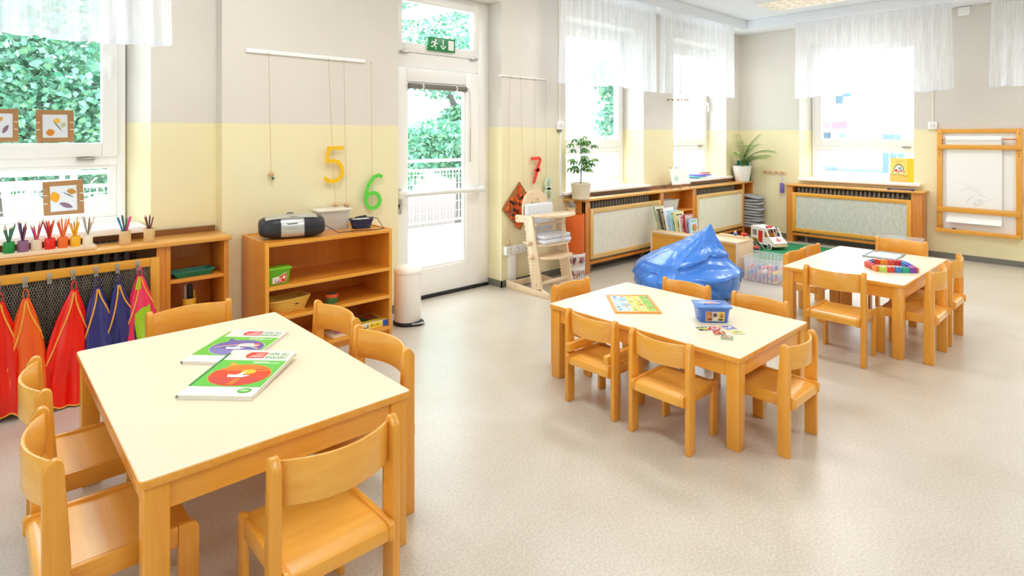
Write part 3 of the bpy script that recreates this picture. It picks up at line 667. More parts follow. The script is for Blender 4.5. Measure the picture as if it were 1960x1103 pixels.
# ---------------------------------------------------------------- cardboard frames on the window panes
CARD = mat('B08254', 0.75, bump=0.15, bscale=60); PAPER = mat('E4EAF2', 0.6)
def cardframe(label, x0, x1, z0, z1, tilt, art):
    t = thing('cardboard_frame', label, 'cardboard frame', ((x0 + x1) / 2, 4.944, (z0 + z1) / 2), 0, 'cardboard leaf pictures on the window'); t.rotation_euler = (0, tilt, 0)
    W, H = (x1 - x0) / 2, (z1 - z0) / 2; b = W * 0.34; c = H * 0.28; g = G()
    for q in ((-W, -H, -W + b, H), (W - b, -H, W, H), (-W + b, -H, W - b, -H + c), (-W + b, H - c, W - b, H)): g.box(q[0], -0.004, q[1], q[2], 0.0, q[3], bev=0.0008)
    g.build('frame', CARD, t)
    g = G(); g.box(-W + b, -0.0015, -H + c, W - b, -0.0005, H - c); g.build('backing_sheet', PAPER, t)
    fr = ((0, -0.0018, 0), (1, 0, 0), (0, 0, 1))
    for nm, col, pts in art:
        g = G(); P = [(p[0] * (W - b), p[1] * (H - c)) for p in pts]; V = [(p[0], -0.0018, p[1]) for p in P] + [(p[0], -0.0045, p[1]) for p in P]; n = len(P)
        g.add(V, [tuple(range(n)), tuple(range(n, 2 * n))] + [(i, (i + 1) % n, n + (i + 1) % n, n + i) for i in range(n)]); g.build(nm, mat(col, 0.6), t, False)
    g = G()
    for s_ in (-1, 1):
        for z in (-0.25, 0.2): g.box(s_ * W * 0.98 - 0.02 * (s_ > 0), -0.0046, z * H, s_ * W * 0.98 + 0.02 * (s_ < 0), -0.0042, z * H + 0.006)
    g.build('tape', mat('E9E4D8', 0.2), t)
def leafpts(cx_, cy_, l, wd, a, n=7):
    P = []
    for i in range(n + 1):
        s_ = i / n; P.append((-l / 2 + l * s_, wd / 2 * math.sin(PI * s_) ** 0.8))
    for i in range(n - 1, 0, -1):
        s_ = i / n; P.append((-l / 2 + l * s_, -wd / 2 * math.sin(PI * s_) ** 0.8))
    return [(cx_ + p[0] * math.cos(a) - p[1] * math.sin(a), cy_ + p[0] * math.sin(a) + p[1] * math.cos(a)) for p in P]
cardframe('cardboard frame cut by the picture edge, with a purple twig collage', 0.055, 0.220, 1.523, 1.735, 0.0, [('dried_leaf', '8A6A86', leafpts(0.35, -0.3, 0.9, 0.35, 0.9)), ('dried_leaf', 'D8A54A', leafpts(-0.2, 0.5, 0.7, 0.4, 0.4))])
cardframe('cardboard frame with an orange leaf, on the upper pane next to the window handle', 0.307, 0.508, 1.521, 1.735, R(-1), [('dried_leaf', 'DE8A2C', leafpts(-0.4, -0.55, 0.75, 0.6, 0.2)), ('dried_leaf', 'F0C040', leafpts(0.15, 0.45, 0.6, 0.45, 0.3)), ('twig', '6B5540', leafpts(0.2, 0.0, 1.1, 0.07, -0.9)), ('dried_leaf', 'C9C9A0', leafpts(0.65, 0.1, 0.5, 0.4, 1.2))])
cardframe('tilted cardboard frame with a yellow leaf, on the lower pane above the pencils', 0.344, 0.562, 1.025, 1.262, R(-2), [('dried_leaf', 'F2A92A', leafpts(-0.65, 0.15, 0.75, 0.85, 0.3)), ('dried_leaf', 'C58A35', leafpts(0.6, 0.5, 0.45, 0.7, 1.3)), ('twig', '8C6C86', leafpts(0.15, -0.55, 1.1, 0.35, -0.4)), ('twig', '5B4A44', leafpts(0.35, 0.25, 0.9, 0.06, -0.5))])

# ---------------------------------------------------------------- coat cabinet compartment
t = thing('plastic_tray', 'shallow dark green plastic tray in the upper shelf of the coat cabinet', 'tray', (1.10, 4.425, 0.615), R(4))
g = G(); P0 = [(-0.125, -0.055), (0.125, -0.055), (0.125, 0.055), (-0.125, 0.055)]
def tub(g, w0, d0, w1, d1, h, wall=0.004, mi=0, rim=0.006):
    V = []; F = []
    for w_, d_, z in ((w0, d0, 0), (w1, d1, h), (w1 + rim, d1 + rim, h), (w1 + rim, d1 + rim, h - 0.004), (w1, d1, h - 0.005)): pass
    rings = [(w0, d0, 0), (w1, d1, h - 0.006), (w1 + rim, d1 + rim, h - 0.006), (w1 + rim, d1 + rim, h), (w1 - wall, d1 - wall, h), (w0 - wall, d0 - wall, wall)]
    for w_, d_, z in rings:
        c = min(w_, d_) * 0.16; V += [(x, y, z) for x, y in ((w_ - c, -d_), (w_, -d_ + c), (w_, d_ - c), (w_ - c, d_), (-w_ + c, d_), (-w_, d_ - c), (-w_, -d_ + c), (-w_ + c, -d_))]
    for i in range(len(rings) - 1):
        for j in range(8): F.append((i * 8 + j, i * 8 + (j + 1) % 8, (i + 1) * 8 + (j + 1) % 8, (i + 1) * 8 + j))
    F += [tuple(range(8)), tuple(range(40, 48))]; g.add(V, F, mi)
tub(g, 0.105, 0.05, 0.13, 0.065, 0.04); g.build('tray', mat('1E7D62', 0.3), t)
t2 = thing('pebble', 'small tan pebble in the dark green tray', 'pebble', (1.12, 4.42, 0.62)); g = G(); g.ball((0, 0, 0.008), (0.014, 0.010, 0.008), 10); g.build('pebble_stone', mat('C9A04A', 0.5), t2)
t = thing('brush_pot', 'yellow pot printed with numbers, holding brushes in the coat cabinet', 'pot', (1.085, 4.42, 0.36), 0)
cup_mesh(0.042, 0.105, 'E0A52A').build('pot', mat('DFA32A', 0.4), t)
g = G()
for i, (c, a0) in enumerate((('1-2-3', -2.05),)):
    for j, ch in enumerate('1-2-3'):
        a = -PI / 2 - 0.28 + 0.2 * j; fr = ((0.0425 * math.cos(a), 0.0425 * math.sin(a), 0.035), (-math.sin(a), math.cos(a), 0), (0, 0, 1)); g.text(ch, fr, (-0.004, 0), 0.022)
g.build('lettering', mat('5A3B16', 0.6), t, False)
for lb, c, a, b, r in (('pale brush handle in the yellow pot', 'A79A86', (-0.02, 0, 0.02), (-0.026, 0, 0.19), 0.009), ('black bottle in the yellow pot', '16161A', (0.004, 0, 0.012), (0.004, 0, 0.185), 0.016), ('short yellow brush handle in the yellow pot', 'B8892A', (0.028, 0, 0.02), (0.03, 0, 0.15), 0.008)):
    q = thing('paint_brush' if 'brush' in lb else 'small_bottle', lb, 'brush' if 'brush' in lb else 'bottle', (1.085, 4.42, 0.36)); g = G(); g.tube([a, b], r, 10); g.ball(b, r * 0.98, 10); g.build('handle' if 'brush' in lb else 'bottle_body', mat(c, 0.4), q)

# ---------------------------------------------------------------- low bookcase and its contents
BX0, BX1, BY0, BY1 = 1.459, 2.436, 4.052, 4.520
t = thing('low_bookcase', 'low open beech bookcase with three shelves, boombox on its top', 'bookcase', (BX0, BY0, 0)); W, D = BX1 - BX0, BY1 - BY0
LIP = beech('z')
for x in (0, W - 0.024):
    g = G(); g.box(x, 0.012, 0, x + 0.024, D, 0.835); g.build('side_panel', cabinet('z'), t)
    g = G(); g.box(x - 0.001, -0.004, 0, x + 0.025, 0.014, 0.836, bev=0.004); g.build('edge_strip', beech('z'), t)
for z in (0.83, 0.531, 0.316, 0.07):
    g = G(); g.box(0.024, 0.008, z - 0.024, W - 0.024, D - 0.012, z); g.build('shelf_board', cabinet('x'), t)
    g = G(); g.box(0.024, -0.004, z - 0.026, W - 0.024, 0.010, z + 0.0005, bev=0.003); g.build('edge_strip', beech('x'), t)
g = G(); g.box(0.024, D - 0.012, 0.03, W - 0.024, D - 0.002, 0.815); g.build('back_panel', cabinet('z'), t)
g = G(); g.box(0.024, 0.02, 0.0, W - 0.024, 0.036, 0.046); g.build('plinth', cabinet('x'), t)
g = G(); g.box(0.0, D - 0.012, 0.83, W, D, 0.838, bev=0.002); g.build('edge_strip', beech('x'), t)
# boombox
t = thing('boombox', 'silver and black oval boombox on the low bookcase', 'boombox', (1.715, 4.235, 0.83), R(-14))
def bb(u, v, s0, s1, kx=1.0, grow=0.0):
    x = s0 + (s1 - s0) * u; e = min(1, abs(x) / 0.225); k = (1 - e ** 3.2) ** 0.42 if e < 1 else 0
    a = 2 * PI * v; ca, sa = math.cos(a), math.sin(a); p = 0.62
    yy = (0.118 + grow) * (0.30 + 0.70 * k) * math.copysign(abs(ca) ** p, ca); zz = (0.073 + grow) * (0.45 + 0.55 * k) * math.copysign(abs(sa) ** p, sa)
    return (x, yy + 0.012 * zz / 0.07, 0.076 + zz + (0.010 * k if sa > 0 else 0))
SIL = mat('C6C8C8', 0.25, 0.55); SPK = mat('1E2026', 0.42)
g = G(); g.grid(lambda u, v: bb(u, v, -0.09, 0.07), 20, 33); g.build('centre_body', SIL, t, True, True, 60)
for s0, s1 in ((-0.2249, -0.088), (0.068, 0.2249)):
    g = G(); g.grid(lambda u, v: bb(u, v, s0, s1, grow=0.001), 24, 33); n = len(g.v)
    for i in (0, 23): g.add([bb(i / 23, v / 32, s0, s1, grow=0.001) for v in range(32)], [tuple(range(32))])
    g.build('speaker', SPK, t, True, True, 60)
g = G(); g.grid(lambda u, v: bb(u, 0.13 + 0.25 * v, -0.185, 0.165, grow=0.0035), 30, 12); g.build('top_shell', SIL, t, True, False, 60)
g = G(); fr = (Vector((-0.012, -0.100, 0.118)), (1, 0, 0.0), (0, 0.62, 0.78)); P = [(-0.058, 0), (-0.03, 0.020), (0.03, 0.020), (0.058, 0), (0.03, -0.020), (-0.03, -0.020)]; g.flat(P, fr, 0.006); g.build('display_surround', SPK, t, False)
g = G(); g.flat(rect(-0.034, -0.013, 0.034, 0.013), fr, 0.0068); g.build('display_rim', mat('DDDDDD', 0.3), t, False)
g = G(); g.flat(rect(-0.031, -0.0105, 0.031, 0.0105), fr, 0.0074); g.build('display', mat('9DA892', 0.3), t, False)
g = G(); g.tube([(-0.05 + 0.1 * i / 10, -0.055 - 0.02 * math.sin(PI * i / 10), 0.150) for i in range(11)], 0.006, 8); g.tube([(-0.03 + 0.05 * i / 8, 0.06, 0.160 + 0.008 * math.sin(PI * i / 8)) for i in range(9)], 0.004, 8); g.build('button_bar', mat('55575A', 0.4), t)
g = G(); g.tube([(-0.09 + 0.16 * i / 16, -0.119 + 0.012 * abs(i / 8 - 1) ** 2, 0.098 - 0.022 * math.sin(PI * i / 16)) for i in range(17)], 0.0016, 6); g.build('trim_line', mat('5A5A5C', 0.4), t)
# clear storage box
CLR = m_clear('clear_plastic', 'EDEDE8', 0.45, 0.2)
t = thing('storage_box', 'translucent storage box with white lid behind the boombox', 'storage box', (2.095, 4.40, 0.83), R(-4))
g = G(); tub(g, 0.115, 0.07, 0.128, 0.082, 0.145); g.build('tub', CLR, t)
g = G(); g.box(-0.136, -0.09, 0.145, 0.136, 0.09, 0.158, bev=0.004); g.build('lid', mat('EDE9DC', 0.3), t)
for i, c in enumerate(('C9B99A', '8E8A86', 'D8D2C2', 'B7AE9F')):
    q = thing('sheet_pack', 'pack of %s sheets inside the translucent storage box' % ['tan', 'grey', 'cream', 'taupe'][i], 'paper', (2.03 + 0.045 * i, 4.40, 0.838), R(-4), 'paper packs in the translucent box'); g = G(); g.box(-0.008, -0.06, 0, 0.008, 0.06, 0.12, M=Matrix.Rotation(R(14), 4, 'Y')); g.build('sheets', mat(c, 0.6), q)
# navy wicker basket with headphones
def basket(t, w0, d0, w1, d1, h, n, rows, m, rm):
    for k in range(rows):
        z = 0.004 + h * k / rows; f = k / max(1, rows - 1); w_, d_ = w0 + (w1 - w0) * f, d0 + (d1 - d0) * f; g = G()
        pts = []
        for i in range(n * 2):
            a = 2 * PI * i / (n * 2); ca, sa = math.cos(a), math.sin(a); e = 0.55; wob = 1 + 0.03 * (1 if (i + k) % 2 else -1)
            pts.append((w_ * wob * math.copysign(abs(ca) ** e, ca), d_ * wob * math.copysign(abs(sa) ** e, sa), z + h / rows / 2))
        g.tube(pts, h / rows * 0.58, 6, closed=True); g.build('wicker_band', m, t)
    g = G()
    for i in range(n):
        a = 2 * PI * (i + 0.5) / n; ca, sa = math.cos(a), math.sin(a); e = 0.55; x, y = math.copysign(abs(ca) ** e, ca), math.copysign(abs(sa) ** e, sa)
        g.tube([(w0 * x, d0 * y, 0), (w1 * x, d1 * y, h)], 0.003, 5)
    tag(g.build('wicker_stakes', m, t), kind='stuff')
    g = G(); g.box(-w0, -d0, 0, w0, d0, 0.004); g.build('base', m, t)
    pts = [(w1 * 1.02 * math.copysign(abs(math.cos(2 * PI * i / 48)) ** 0.55, math.cos(2 * PI * i / 48)), d1 * 1.02 * math.copysign(abs(math.sin(2 * PI * i / 48)) ** 0.55, math.sin(2 * PI * i / 48)), h) for i in range(48)]
    g = G(); g.tube(pts, 0.006, 7, closed=True); g.build('rim', rm, t)
NAVY = mat('232A4E', 0.45)
t = thing('wicker_basket', 'small dark blue wicker basket on the low bookcase', 'basket', (2.285, 4.265, 0.83), R(-6)); basket(t, 0.062, 0.045, 0.085, 0.062, 0.072, 12, 7, NAVY, NAVY)
t = thing('folded_cloth', 'folded white cloth filling the dark blue basket', 'cloth', (2.285, 4.265, 0.885), R(-6)); g = G(); g.box(-0.066, -0.045, -0.02, 0.066, 0.045, 0.022, bev=0.012); g.build('cloth_pad', mat('EEE9DE', 0.8), t)
t = thing('cable_coil', 'black coiled lead lying on the white cloth in the dark blue basket', 'cable', (2.285, 4.265, 0.912), 0); g = G()
g.tube([(0.05 * math.cos(a * 0.5) , 0.028 * math.sin(a * 0.5), 0.001 + 0.004 * math.sin(a * 0.23)) for a in [0.4 * i for i in range(48)]], 0.003, 6); g.tube([(-0.03 + 0.02 * i, -0.01 + 0.006 * i, 0.010) for i in range(5)], 0.006, 6); g.build('lead', BLACK, t)
o = G().tube([(1.93, 4.20, 0.905), (1.985, 4.175, 0.87), (2.03, 4.15, 0.835), (2.12, 4.14, 0.834), (2.20, 4.13, 0.834), (2.25, 4.11, 0.834), (2.32, 4.085, 0.834), (2.39, 4.10, 0.834), (2.405, 4.15, 0.85), (2.395, 4.20, 0.90), (2.36, 4.24, 0.915)], 0.0028, 6).build('power_cable', BLACK); tag(o, 'black mains cable running from the boombox to the dark blue basket', 'cable')
# shelf items
LIME = m_clear('lime_plastic', '6FBE1E', 0.12, 0.3)
t = thing('game_box', 'lime green plastic game tub on the upper bookcase shelf', 'game box', (1.565, 4.145, 0.531), R(0))
g = G(); tub(g, 0.072, 0.048, 0.082, 0.056, 0.105); g.build('tub', LIME, t)
g = G(); g.box(-0.09, -0.064, 0.105, 0.09, 0.064, 0.117, bev=0.004); g.build('lid', mat('7CC92A', 0.35), t)
fr = ((0, -0.054, 0.0), (1, 0, 0), (0, -0.085, 1)); g = G(); g.flat([(-0.05, 0.012), (0.045, 0.012), (0.052, 0.05), (0.045, 0.085), (0.0, 0.06), (-0.045, 0.055)], fr, 0.001, 0); g.flat([(-0.012, 0.014), (0.044, 0.014), (0.05, 0.05), (0.044, 0.08), (0.002, 0.058)], fr, 0.0016, 1)
g.text('L', fr, (-0.048, 0.016), 0.035, 2, 0.0024); g.text('U', fr, (-0.028, 0.016), 0.040, 3, 0.0024); g.text('K', fr, (-0.006, 0.018), 0.046, 4, 0.0024); g.flat(ell(0.033, 0.05, 0.008, 0.012, 12), fr, 0.0026, 4)
g.build('label', [mat('EFEFE8', 0.5), mat('DE4A2A', 0.5), mat('F2D23A', 0.5), mat('2E4A66', 0.5), mat('FFF4E6', 0.5)], t, False)
STRAW = mat('E8BE52', 0.6)
t = thing('wicker_basket', 'oval straw-coloured wicker basket on the middle bookcase shelf', 'basket', (1.655, 4.18, 0.316), R(8)); basket(t, 0.115, 0.055, 0.155, 0.082, 0.095, 26, 9, STRAW, STRAW)
g = G(); g.box(0.02, -0.0835, 0.055, 0.045, -0.078, 0.061); g.build('handle_slot', BLACK, t)
t = thing('tin', 'round tin with orange lid on the middle bookcase shelf', 'tin', (1.985, 4.16, 0.316)); g = G(); g.lathe([(0.046, 0), (0.047, 0.002), (0.047, 0.045)], n=28); g.build('can', mat('3F7A44', 0.35), t)
g = G(); g.lathe([(0.0485, 0.043), (0.049, 0.045), (0.049, 0.066), (0.047, 0.068)], n=28); g.build('lid', mat('E0562E', 0.35), t)
g = G(); g.lathe([(0.040, 0.0682), (0.040, 0.0690)], n=24); g.build('lid_print', mat('3A5A46', 0.4), t)
t = thing('board_game', 'flat yellow and blue game box on the lowest bookcase shelf', 'board game', (2.305, 4.19, 0.07), 0)
g = G(); g.box(-0.115, -0.115, 0, 0.115, 0.115, 0.052, bev=0.002); g.build('carton', mat('EFE3C8', 0.5), t)
fr = ((-0.115, -0.1155, 0), (1, 0, 0), (0, 0, 1)); g = G(); g.flat(rect(0.060, 0.004, 0.172, 0.050), fr, 0.0006, 0); g.flat(rect(0.178, 0.004, 0.228, 0.050), fr, 0.0006, 1); [g.flat(rect(x, 0.02 + 0.004 * (k % 2), x + 0.010, 0.036 - 0.004 * (k % 3)), fr, 0.0012, 2) for k, x in enumerate((0.075, 0.089, 0.103, 0.120, 0.134, 0.148))]; [g.flat(rect(x, 0.014, x + 0.007, 0.024 + 0.004 * (k % 2)), fr, 0.0012, 3) for k, x in enumerate((0.004, 0.014, 0.024))]; g.text('8', fr, (0.038, 0.014), 0.036, 3, 0.0012)
fr2 = ((-0.115, -0.115, 0.0522), (1, 0, 0), (0, 1, 0)); g.flat(rect(0.01, 0.015, 0.185, 0.215), fr2, 0.0004, 4); g.flat(ell(0.06, 0.11, 0.04, 0.06), fr2, 0.0008, 5); g.flat(ell(0.12, 0.15, 0.035, 0.035), fr2, 0.0008, 6); g.flat(rect(0.02, 0.02, 0.18, 0.06), fr2, 0.0008, 0); g.flat(rect(0.188, 0.004, 0.228, 0.224), fr2, 0.0006, 7)
g.build('cover_print', [mat('F6DC2E', 0.4), mat('2B58C4', 0.4), mat('A0701A', 0.5), mat('2A2018', 0.5), mat('8A6B3A', 0.5), mat('3E6B3A', 0.5), mat('C8371E', 0.5), mat('EDB92A', 0.5)], t, False)
t = thing('puzzle_board', 'pale children\'s puzzle board with a pink picture lying on the lowest bookcase shelf', 'puzzle', (2.06, 4.15, 0.07), R(3)); g = G(); g.box(-0.11, -0.08, 0, 0.11, 0.08, 0.012, bev=0.002); g.build('board', birch('x'), t)
fr = ((0, 0, 0.0122), (1, 0, 0), (0, 1, 0)); g = G(); g.flat(ell(-0.01, 0.0, 0.05, 0.035), fr, 0.0004, 0); g.flat(ell(0.07, -0.01, 0.022, 0.02), fr, 0.0004, 1); g.flat(ell(-0.07, -0.03, 0.02, 0.014), fr, 0.0004, 2); g.build('picture', [mat('E07A98', 0.5), mat('E3CBB0', 0.5), mat('A5C878', 0.5)], t, False)
t = thing('bead_maze', 'toy wire bead frame behind the puzzle on the lowest bookcase shelf', 'bead toy', (2.02, 4.33, 0.07)); g = G(); g.box(-0.09, -0.03, 0, 0.09, 0.03, 0.02, bev=0.003); g.build('base', cabinet('x'), t)
for i in range(4):
    g = G(); x = -0.07 + 0.045 * i; g.tube([(x, 0, 0.02), (x, 0, 0.10), (x + 0.015, 0, 0.12), (x + 0.03, 0, 0.10), (x + 0.03, 0, 0.02)], 0.0025, 6); g.build('wire', METAL, t)
    g = G(); g.ball((x, 0, 0.05 + 0.01 * i), 0.010, 10); g.build('bead', mat(('D8D2C4', 'B9824A', 'E8E0D0', '8A6B45')[i], 0.4), t)

# ---------------------------------------------------------------- pedal bin
t = thing('pedal_bin', 'tall white pedal bin between bookcase and glass door', 'waste bin', (2.68, 4.21, 0), R(25))
g = G(); g.lathe([(0.108, 0.028), (0.112, 0.034), (0.112, 0.418), (0.110, 0.424)], n=40); g.build('body', mat('F1EEE6', 0.25), t)
g = G(); g.lathe([(0.114, 0.424), (0.116, 0.430), (0.114, 0.448), (0.100, 0.466), (0.075, 0.478), (0.03, 0.484), (0.004, 0.485)], n=40); g.build('lid', mat('F4F1EA', 0.25), t)
g = G(); g.lathe([(0.118, 0.0), (0.120, 0.004), (0.118, 0.024), (0.112, 0.030)], n=40); g.ball((0.0, -0.118, 0.012), (0.06, 0.03, 0.010), 14); g.build('base', mat('1C1C1E', 0.5), t)
g = G(); g.tube([(-0.075, -0.092, 0.020), (-0.04, -0.135, 0.022), (0.0, -0.165, 0.022), (0.04, -0.135, 0.022), (0.075, -0.092, 0.020)], 0.006, 8); g.build('pedal', METAL, t)

# ---------------------------------------------------------------- number hangers on the wall
STR = mat('CBB68C', 0.7)
def hanger(label, x0, x1, z, strings, thick):
    t = thing('hanging_rail', label, 'picture rail', (0, 0, 0)); g = G(); g.box(x0, WA - 0.018, z - thick, x1, WA, z, bev=0.003); g.build('rail', PVC, t)
    for (xa, za), (xb, zb) in strings:
        g = G(); g.tube([(xa, WA - 0.022, za), ((xa + xb) / 2, WA - 0.020, (za + zb) / 2), (xb, WA - 0.026, zb)], 0.0016, 5); g.ball((xa, WA - 0.022, za + 0.004), 0.006, 8); g.build('string', STR, t)
    return t
hanger('white wall rail with strings holding the yellow five and green six', 1.49, 2.461, 2.212, [((1.651, 2.18), (1.667, 1.275)), ((2.126, 2.18), (2.184, 0.995)), ((2.262, 2.18), (2.281, 0.985)), ((2.511, 2.18), (2.521, 0.90))], 0.030)
hanger('thin white wall rail with strings holding the red seven and pale eight', 3.96, 4.673, 2.192, [((4.118, 2.175), (4.089, 1.02)), ((4.267, 2.175), (4.313, 1.03)), ((4.485, 2.175), (4.493, 1.04)), ((4.655, 2.175), (4.655, 1.10))], 0.014)
BEADW = mat('D9B384', 0.45)
for lb, x, z, r, c2 in (('wooden ball with a green bead, hanging alone on the first string', 1.665, 1.275, 0.021, '2E6B5A'), ('wooden ball below the yellow five', 2.186, 1.005, 0.020, None), ('wooden ball with blue bead beside the one below the five', 2.281, 0.995, 0.022, '1E2A5E')):
    t = thing('wooden_ball', lb, 'wooden ball', (x, WA - 0.03, z), 0, 'wooden balls on the number strings'); g = G(); g.ball((0, 0, 0), r, 16); g.build('ball', BEADW, t)
    if c2: g = G(); g.ball((0.012, -0.004, -r - 0.012), 0.012, 12); g.build('bead', mat(c2, 0.3), t)
t = thing('wooden_ball', 'wooden ball on the wall above the white power sockets', 'wooden ball', (4.085, WA - 0.03, 0.46), 0, 'wooden balls on the number strings'); g = G(); g.ball((0, 0, 0), 0.022, 14); g.build('ball', BEADW, t); g = G(); g.tube([(0, 0, 0.02), (0.002, 0, 0.60)], 0.0014, 5); g.build('string', STR, t)
def numeral(label, x, z, lines, wd, col, closed=False):
    t = thing('wooden_numeral', label, 'numeral', (x, WA - 0.040, z), 0, 'big numerals on the wall strings'); g = G()
    for ln in lines: stroke(g, ln[0], wd, -0.005 if not ln[1] else -0.008, 0.005, closed=ln[1])
    g.build('numeral', mat(col, 0.4), t)
    return t
numeral('big yellow cut-out number 5 hanging on the wall', 2.165, 1.33, [([(0.085, 0.135), (-0.045, 0.135), (-0.062, 0.020), (-0.02, 0.032), (0.035, 0.020), (0.070, -0.025), (0.072, -0.075), (0.045, -0.118), (0.0, -0.137), (-0.045, -0.130), (-0.082, -0.105)], False)], 0.032, 'F7C410')
numeral('big green cut-out number 6 hanging on the wall', 2.525, 1.085, [([(0.082, 0.125), (0.045, 0.142), (0.0, 0.125), (-0.045, 0.07), (-0.072, 0.0), (-0.072, -0.06)] + [(-0.070, -0.08)], False), ([(-0.008 + 0.066 * math.cos(2 * PI * i / 22), -0.072 + 0.066 * math.sin(2 * PI * i / 22)) for i in range(22)], True)], 0.030, '62D648')
numeral('big red cut-out number 7 hanging on the wall', 4.48, 1.195, [([(-0.072, 0.125), (0.055, 0.128), (0.066, 0.115), (-0.035, -0.14)], False), ([(-0.025, 0.0), (0.06, 0.0)], False)], 0.033, 'F03A26')
numeral('big pale mint cut-out number 8 hanging on the wall', 4.672, 0.975, [([(0.046 * math.cos(2 * PI * i / 22), 0.068 + 0.056 * math.sin(2 * PI * i / 22)) for i in range(22)], True), ([(0.054 * math.cos(2 * PI * i / 22), -0.062 + 0.066 * math.sin(2 * PI * i / 22)) for i in range(22)], True)], 0.034, 'CFE0CC')

# ---------------------------------------------------------------- exit sign
t = thing('exit_sign', 'green emergency exit sign with running man and arrow above the door', 'sign', (3.221, 4.70, 2.388))
g = G(); g.box(0, -0.012, 0, 0.318, 0.012, 0.132, bev=0.003); g.build('panel', mat('0B8A4A', 0.35), t)
fr = ((0, -0.012, 0), (1, 0, 0), (0, 0, 1)); g = G(); wm = 0
g.flat(rect(0.232, 0.018, 0.300, 0.114), fr, 0.001)
g.flat(rect(0.164, 0.050, 0.176, 0.116), fr, 0.001); g.flat([(0.142, 0.060), (0.134, 0.052), (0.170, 0.016), (0.206, 0.052), (0.198, 0.060), (0.170, 0.034)], fr, 0.0012)
g.flat(ell(0.083, 0.104, 0.011, 0.011, 14), fr, 0.001)
for P in ([(0.060, 0.092), (0.085, 0.090), (0.078, 0.055), (0.058, 0.058)], [(0.058, 0.062), (0.076, 0.058), (0.092, 0.040), (0.086, 0.012), (0.076, 0.014), (0.080, 0.036)], [(0.058, 0.062), (0.070, 0.056), (0.052, 0.032), (0.022, 0.032), (0.022, 0.042), (0.046, 0.042)],
          [(0.062, 0.092), (0.064, 0.082), (0.046, 0.082), (0.034, 0.064), (0.026, 0.068), (0.040, 0.092)], [(0.082, 0.090), (0.080, 0.078), (0.092, 0.066), (0.110, 0.066), (0.110, 0.075), (0.096, 0.076)]): g.flat(P, fr, 0.0012)
g.build('pictogram', mat('F4F6F2', 0.4), t, False)
g = G(); g.box(0.05, 0.012, 0.05, 0.27, 0.020, 0.10); g.build('bracket', WHITE, t)

# ---------------------------------------------------------------- high chair
t = thing('high_chair', 'pale wooden high chair with notched side frames, tray and footrest', 'high chair', (0, 0, 0))
for x in (4.05, 4.488):
    sf = thing('side_frame', None, None); sf.parent = t
    g = G(); g.prism([(4.50, 0.0), (3.90, 0.0), (3.90, 0.05), (3.99, 0.078), (4.14, 0.060), (4.50, 0.080)], x, x + 0.022, 'x', bev=0.004); g.build('runner', birch('y'), sf)
    P = [(3.985, 0.06), (4.125, 0.06)]
    for i in range(13):
        z = 0.16 + 0.033 * i; yb = 4.125 + (z - 0.06) / 0.64 * 0.098; P += [(yb, z), (yb + 0.012, z + 0.006), (yb + 0.012, z + 0.016), (yb, z + 0.022)]
    P += [(4.225, 0.70), (4.345, 0.69), (4.362, 0.70), (4.362, 0.755), (4.35, 0.768), (4.13, 0.772), (4.118, 0.765)]
    g = G(); g.prism(P, x, x + 0.022, 'x', bev=0.003); g.build('upright', birch('z'), sf)
    for y, z in ((4.147, 0.504), (4.122, 0.373)):
        g = G(); xk = x - 0.018 if x < 4.2 else x + 0.040; g.ball((xk, y, z), 0.026, 14); g.build('knob', birch('z'), sf)
    g = G()
    for y, z in ((4.33, 0.735), (4.22, 0.735), (4.36, 0.04), (4.06, 0.11)): xk = x - 0.001 if x < 4.2 else x + 0.021; g.tube([(xk, y, z), (xk + 0.002, y, z)], 0.006, 10)
    tag(g.build('bolt_head', mat('5A5A5E', 0.4, 0.6), sf), kind='stuff')
g = G(); n = 36; cx_, zc = 4.28, 0.80
def ov(i, rx, rz0, rz1, zc_):
    a = 2 * PI * i / n; s_ = math.sin(a); return (cx_ + rx * math.copysign(abs(math.cos(a)) ** 0.8, math.cos(a)), zc_ + (rz1 if s_ > 0 else rz0) * math.copysign(abs(s_) ** 0.85, s_))
V = []
for y in (4.30, 4.322):
    V += [(p[0], y, p[1]) for p in (ov(i, 0.178, 0.20, 0.205, 0.80) for i in range(n))] + [(p[0], y, p[1]) for p in (ov(i, 0.058, 0.02, 0.05, 0.872) for i in range(n))]
F = []
for i in range(n):
    j = (i + 1) % n; F += [(i, j, n + j, n + i), (2*n + i, 3*n + i, 3*n + j, 2*n + j), (i, 2*n + i, 2*n + j, j), (n + i, n + j, 3*n + j, 3*n + i)]
g.add(V, F); g.build('backrest', birch('x'), t)
g = G(); P = [(4.072, 4.28), (4.488, 4.28), (4.488, 4.02)] + [(4.28 + 0.208 * math.cos(a), 4.02 - 0.06 * math.sin(a)) for a in [PI * i / 12 for i in range(1, 12)]] + [(4.072, 4.02)]
g.prism(P, 0.485, 0.503, 'z', bev=0.003); g.build('seat', birch('x'), t)
g = G(); P = [(4.072, 4.15), (4.488, 4.15), (4.488, 4.0)] + [(4.28 + 0.208 * math.cos(a), 4.0 - 0.10 * math.sin(a)) for a in [PI * i / 14 for i in range(1, 14)]] + [(4.072, 4.0)]
g.prism(P, 0.362, 0.382, 'z', bev=0.004); g.build('footrest', birch('x'), t)
g = G(); out = [(4.52, 4.14)] + [(4.28 + 0.245 * math.cos(a), 4.02 - 0.16 * math.sin(a)) for a in [PI * i / 18 for i in range(0, 19)]] + [(4.04, 4.14)]
g.prism(out, 0.772, 0.788, 'z', bev=0.004); g.build('tray', birch('x'), t)
g = G(); g.tube([(4.28 + 0.232 * math.cos(a), 4.02 - 0.148 * math.sin(a), 0.790) for a in [PI * i / 18 for i in range(0, 19)]], 0.010, 8); g.build('tray_lip', birch('x'), t)
